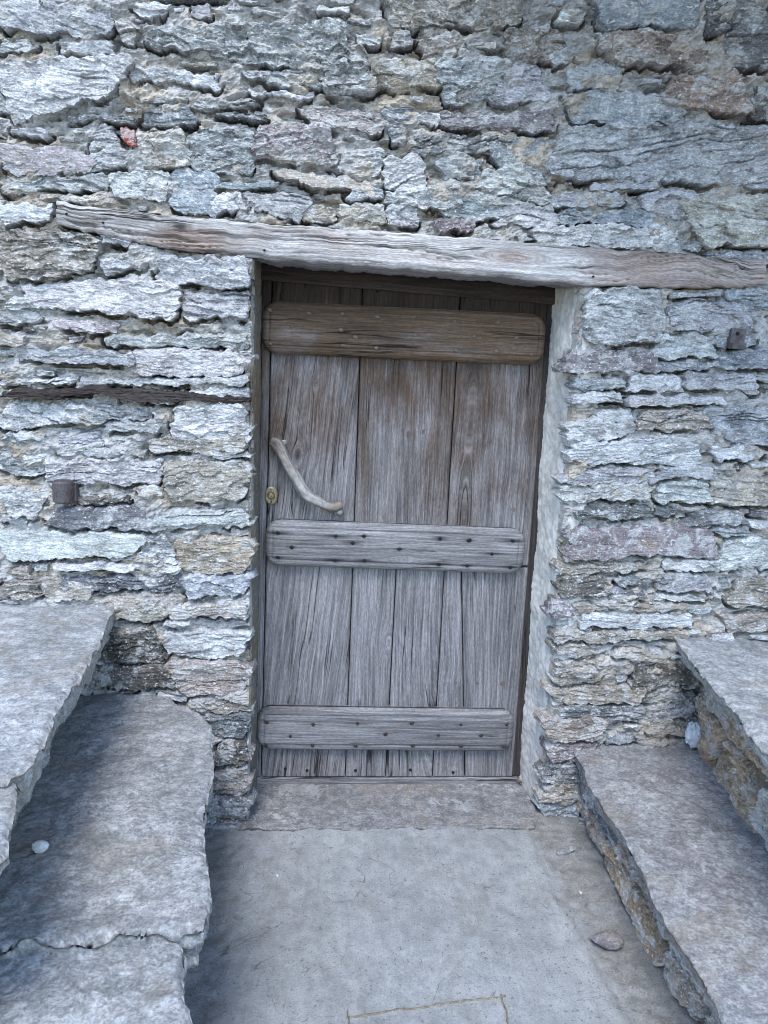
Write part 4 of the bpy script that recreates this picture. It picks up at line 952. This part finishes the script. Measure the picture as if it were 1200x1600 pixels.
# masonry risers under the slabs
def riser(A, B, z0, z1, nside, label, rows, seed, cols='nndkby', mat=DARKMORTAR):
    """a short rubble face from A (far) to B (near), seen from the path"""
    A = np.array(A, float)[:2]; B = np.array(B, float)[:2]; L = np.linalg.norm(B - A); U = (B - A) / L; N = np.array([-U[1], U[0]]) * nside
    root = thing('step_riser', label, 'step riser', 'rubble risers under the stone steps', loc=(A[0], A[1], z0))
    def pts(s, t, h): return np.stack([s * U[0] + h * N[0], s * U[1] + h * N[1], t], -1)
    n, m = int(L / .008) + 1, max(8, int((z1 - z0) / .008))
    s, t = np.meshgrid(np.linspace(0, L, n), np.linspace(-.03, z1 - z0, m), indexing='ij'); h = -.016 + .010 * fbm(s * 14, t * 20, 4, seed)
    fl = nside < 0
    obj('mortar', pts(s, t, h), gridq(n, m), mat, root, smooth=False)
    H = (z1 - z0) / rows; k = 0
    for r in range(rows):
        x = -.02
        while x < L:
            l_ = random.uniform(.12, .46); x2 = min(x + l_, L + .03); za, zb = r * H + .004, (r + 1) * H - .004; j = random.uniform(-.01, .01)
            if x2 - x > .03:
                s, t, h, tone, nu, nv = stone_patch([(x, zb + j), (x2, zb - j)], [(x, za + j), (x2, za - j)], seed * 7 + k, random.uniform(.004, .022), style=random.choice('llrr'), res=.006)
                c = random.choice(cols); k += 1
                obj('stone', pts(s, t, h), gridq(nu, nv), SCHIST, root, attrs={'tint': tintcol(c, tone)}, smooth=False)
            x = x2 + .008
def base_line(p, q, z, y_end, off):
    """a line on the level z through two photographed points of the riser's foot, from the wall to y_end"""
    A, B = at_z(*p, z), at_z(*q, z); k = (B[0] - A[0]) / (B[1] - A[1]); f = lambda y: (A[0] + k * (y - A[1]) + off, y)
    print('riser', f(-.01), f(y_end)); return f(-.01), f(y_end)
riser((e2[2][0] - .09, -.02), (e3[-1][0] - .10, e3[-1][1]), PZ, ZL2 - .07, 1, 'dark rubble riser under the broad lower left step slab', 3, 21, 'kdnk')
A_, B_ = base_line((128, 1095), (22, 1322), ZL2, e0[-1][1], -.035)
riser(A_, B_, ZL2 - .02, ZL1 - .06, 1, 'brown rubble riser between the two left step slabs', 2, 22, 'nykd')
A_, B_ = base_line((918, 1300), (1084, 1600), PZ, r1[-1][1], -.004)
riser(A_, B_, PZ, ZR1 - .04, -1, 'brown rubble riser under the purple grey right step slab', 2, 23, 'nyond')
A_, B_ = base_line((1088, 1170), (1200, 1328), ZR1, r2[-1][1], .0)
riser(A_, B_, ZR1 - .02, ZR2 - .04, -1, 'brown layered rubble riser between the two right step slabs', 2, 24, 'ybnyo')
print('edges', e1[0][:2], e0[-1][:2], r1[0][:2], r1[-1][:2], r2[0][:2], r2[-1][:2])

# ------------------------------------------------------------------ loose bits
def lump(name, c, r, mat, label, cat, seed, group=None, tint=None, n=14, facet=.35):
    a = np.linspace(0, 2 * np.pi, n, endpoint=False); b = np.linspace(-np.pi / 2, np.pi / 2, n // 2 + 1); A, B = np.meshgrid(a, b, indexing='ij')
    d = np.stack([np.cos(B) * np.cos(A), np.cos(B) * np.sin(A), np.sin(B)], -1)
    rs = np.random.default_rng(seed); pl = rs.normal(size=(11, 3)); pl /= np.linalg.norm(pl, axis=1)[:, None]; dist = rs.uniform(.62, .95, 11)
    k = np.min(np.where((d @ pl.T) > .05, dist / np.maximum(d @ pl.T, .05), 9), -1); k = np.minimum(k, 1.05)
    V = (d * k[..., None] * np.array(r)).reshape(-1, 3); m = len(b)
    Q = np.array([(i * m + j, ((i + 1) % n) * m + j, ((i + 1) % n) * m + j + 1, i * m + j + 1) for i in range(n) for j in range(m - 1)])
    V[:, 2] -= V[:, 2].min()
    o = obj(name, V, Q, mat, smooth=False, attrs={'tint': np.tile(np.array(tint or (.4, .4, .4)), (len(V), 1))}); o.location = c; o.rotation_euler = (0, 0, rs.uniform(-.4, .4)); return tag(o, label, cat, group)
WHITE = mat_simple('quartz_white', (.72, .72, .71), .5, 0, .12, 90)
lump('pebble', at_z(62, 1333, ZL2 - .002), (.020, .014, .014), WHITE, 'white pebble lying on the broad left step slab', 'pebble', 5)
lump('stone_fragment', at_z(947, 1480, PZ), (.046, .028, .022), mat_slab('fragment', (.20, .185, .20), (.30, .29, .31), .6), 'purple grey stone fragment on the ground by the right riser', 'stone fragment', 8)
lump('slate_shard', at_z(884, 1333, PZ), (.036, .012, .010), SLABR, 'thin flat brown shard on the ground near the right jamb', 'stone shard', 9)
lump('pebble', at_z(433, 1370, PZ + .006), (.005, .005, .004), WHITE, 'tiny white pebble on the left of the cement path', 'pebble', 10)
lump('pebble', at_z(907, 1397, PZ), (.006, .005, .005), WHITE, 'tiny white pebble on the earth right of the path', 'pebble', 11)
# crumpled white plastic stuffed in the right step joint
PLASTIC = mat_simple('white_plastic', (.62, .66, .70), .35, 0, .08, 40, .5)
def crumple(name, px, py, y, r, seed, mat, label, cat):
    n, m = 40, 26; a = np.linspace(0, 2 * np.pi, n, endpoint=False); b = np.linspace(-np.pi / 2, np.pi / 2, m); A, B = np.meshgrid(a, b, indexing='ij')
    d = np.stack([np.cos(B) * np.cos(A), np.cos(B) * np.sin(A), np.sin(B)], -1)
    f1, f2, r1_, tl, _ = cells(A * 1.6 + d[..., 2], B * 2.2 + d[..., 0], seed); k = .8 + .5 * tl + .25 * (f2 - f1)
    V = (d * k[..., None] * np.array(r)).reshape(-1, 3)
    Q = np.array([(i * m + j, ((i + 1) % n) * m + j, ((i + 1) % n) * m + j + 1, i * m + j + 1) for i in range(n) for j in range(m - 1)])
    o = obj(name, V, Q, mat, smooth=False); o.location = at_y(px, py, y); return tag(o, label, cat)
crumple('plastic_scrap', 1084, 1148, -.035, (.030, .03, .048), 3, PLASTIC, 'crumpled white plastic scrap stuffed beside the right riser', 'plastic scrap')
crumple('cement_lump', 1102, 1098, -.03, (.035, .03, .04), 4, MORTAR, 'grey crumpled cement lump below the upper right slab tip', 'cement lump')

# grit along the edges of the path and on the sill
def grit():
    V, Q, off = [], [], 0
    base = np.array([(1, 0, 0), (0, 1, 0), (-1, 0, 0), (0, -1, 0), (0, 0, 1), (0, 0, -.6)], float)
    F_ = np.array([(0, 1, 4, 4), (1, 2, 4, 4), (2, 3, 4, 4), (3, 0, 4, 4), (1, 0, 5, 5), (2, 1, 5, 5), (3, 2, 5, 5), (0, 3, 5, 5)])
    spots = []
    for _ in range(420): k = random.random(); spots.append((860 + 175 * k + random.gauss(0, 28), 1300 + 300 * k))
    for _ in range(200): k = random.random(); spots.append((352 - 40 * k + random.gauss(0, 16), 1290 + 310 * k))
    for _ in range(160): spots.append((random.uniform(395, 830), 1222 + abs(random.gauss(0, 22))))
    for _ in range(110): spots.append((random.uniform(380, 960), random.uniform(1300, 1600)))
    for (px, py) in spots:
        p = at_z(px, py, PZ + .008 if py > 1290 else -.024); r = random.choice((1, 1, 1, 1.6, 2.6)) * random.uniform(.0014, .0028)
        a = random.uniform(0, 6); c_, s_ = math.cos(a), math.sin(a); b_ = base * np.array([1, random.uniform(.6, 1), random.uniform(.5, .9)]) * r * (1 + .3 * rng.normal(size=(6, 1)))
        V.append(np.stack([b_[:, 0] * c_ - b_[:, 1] * s_, b_[:, 0] * s_ + b_[:, 1] * c_, b_[:, 2]], -1) + p); Q.append(F_ + off); off += 6
    o = obj('grit', np.concatenate(V), np.concatenate(Q), mat_simple('grit_stone', (.34, .32, .29), .9, 0, .6, 60, .2), smooth=False); tag(o, 'fine loose grit along the edges of the path', 'grit', kind='stuff')
grit()

# dry bits blown into the right corner of the doorway
LEAF = mat_simple('dry_leaf', (.20, .145, .085), .85, 0, .3, 150, .1)
def leaf(px, py, z, L, wd, rot, seed, label):
    n, m = 12, 5; u = np.linspace(0, 1, n); v = np.linspace(-1, 1, m); U, V_ = np.meshgrid(u, v, indexing='ij')
    W_ = wd * np.sin(np.pi * np.clip(U, .03, .97)) ** .8; x = (U - .5) * L; y = V_ * W_; zz = .25 * wd * V_ ** 2 * 1.6 + .18 * L * (U - .5) ** 2 + .0008 * fbm(U * 6, V_ * 3, 2, seed) + .001
    top = np.stack([x, y, zz], -1).reshape(-1, 3); V = np.concatenate([top, top - np.array([0, 0, .0007])]); q1 = gridq(n, m); q2 = gridq(n, m, n * m)[:, ::-1]
    o = obj('dry_leaf', V, np.concatenate([q1, q2]), LEAF, smooth=True); p = at_z(px, py, z); o.location = p; o.rotation_euler = (.1, -.1, rot); tag(o, label, 'leaf', 'dry leaves on the sill')
leaf(793, 1216, -.020, .040, .009, .3, 1, 'small dry brown leaf lying on the sill by the right door corner')
leaf(812, 1222, -.022, .026, .007, -1.1, 2, 'curled dry leaf tucked against the right reveal on the sill')
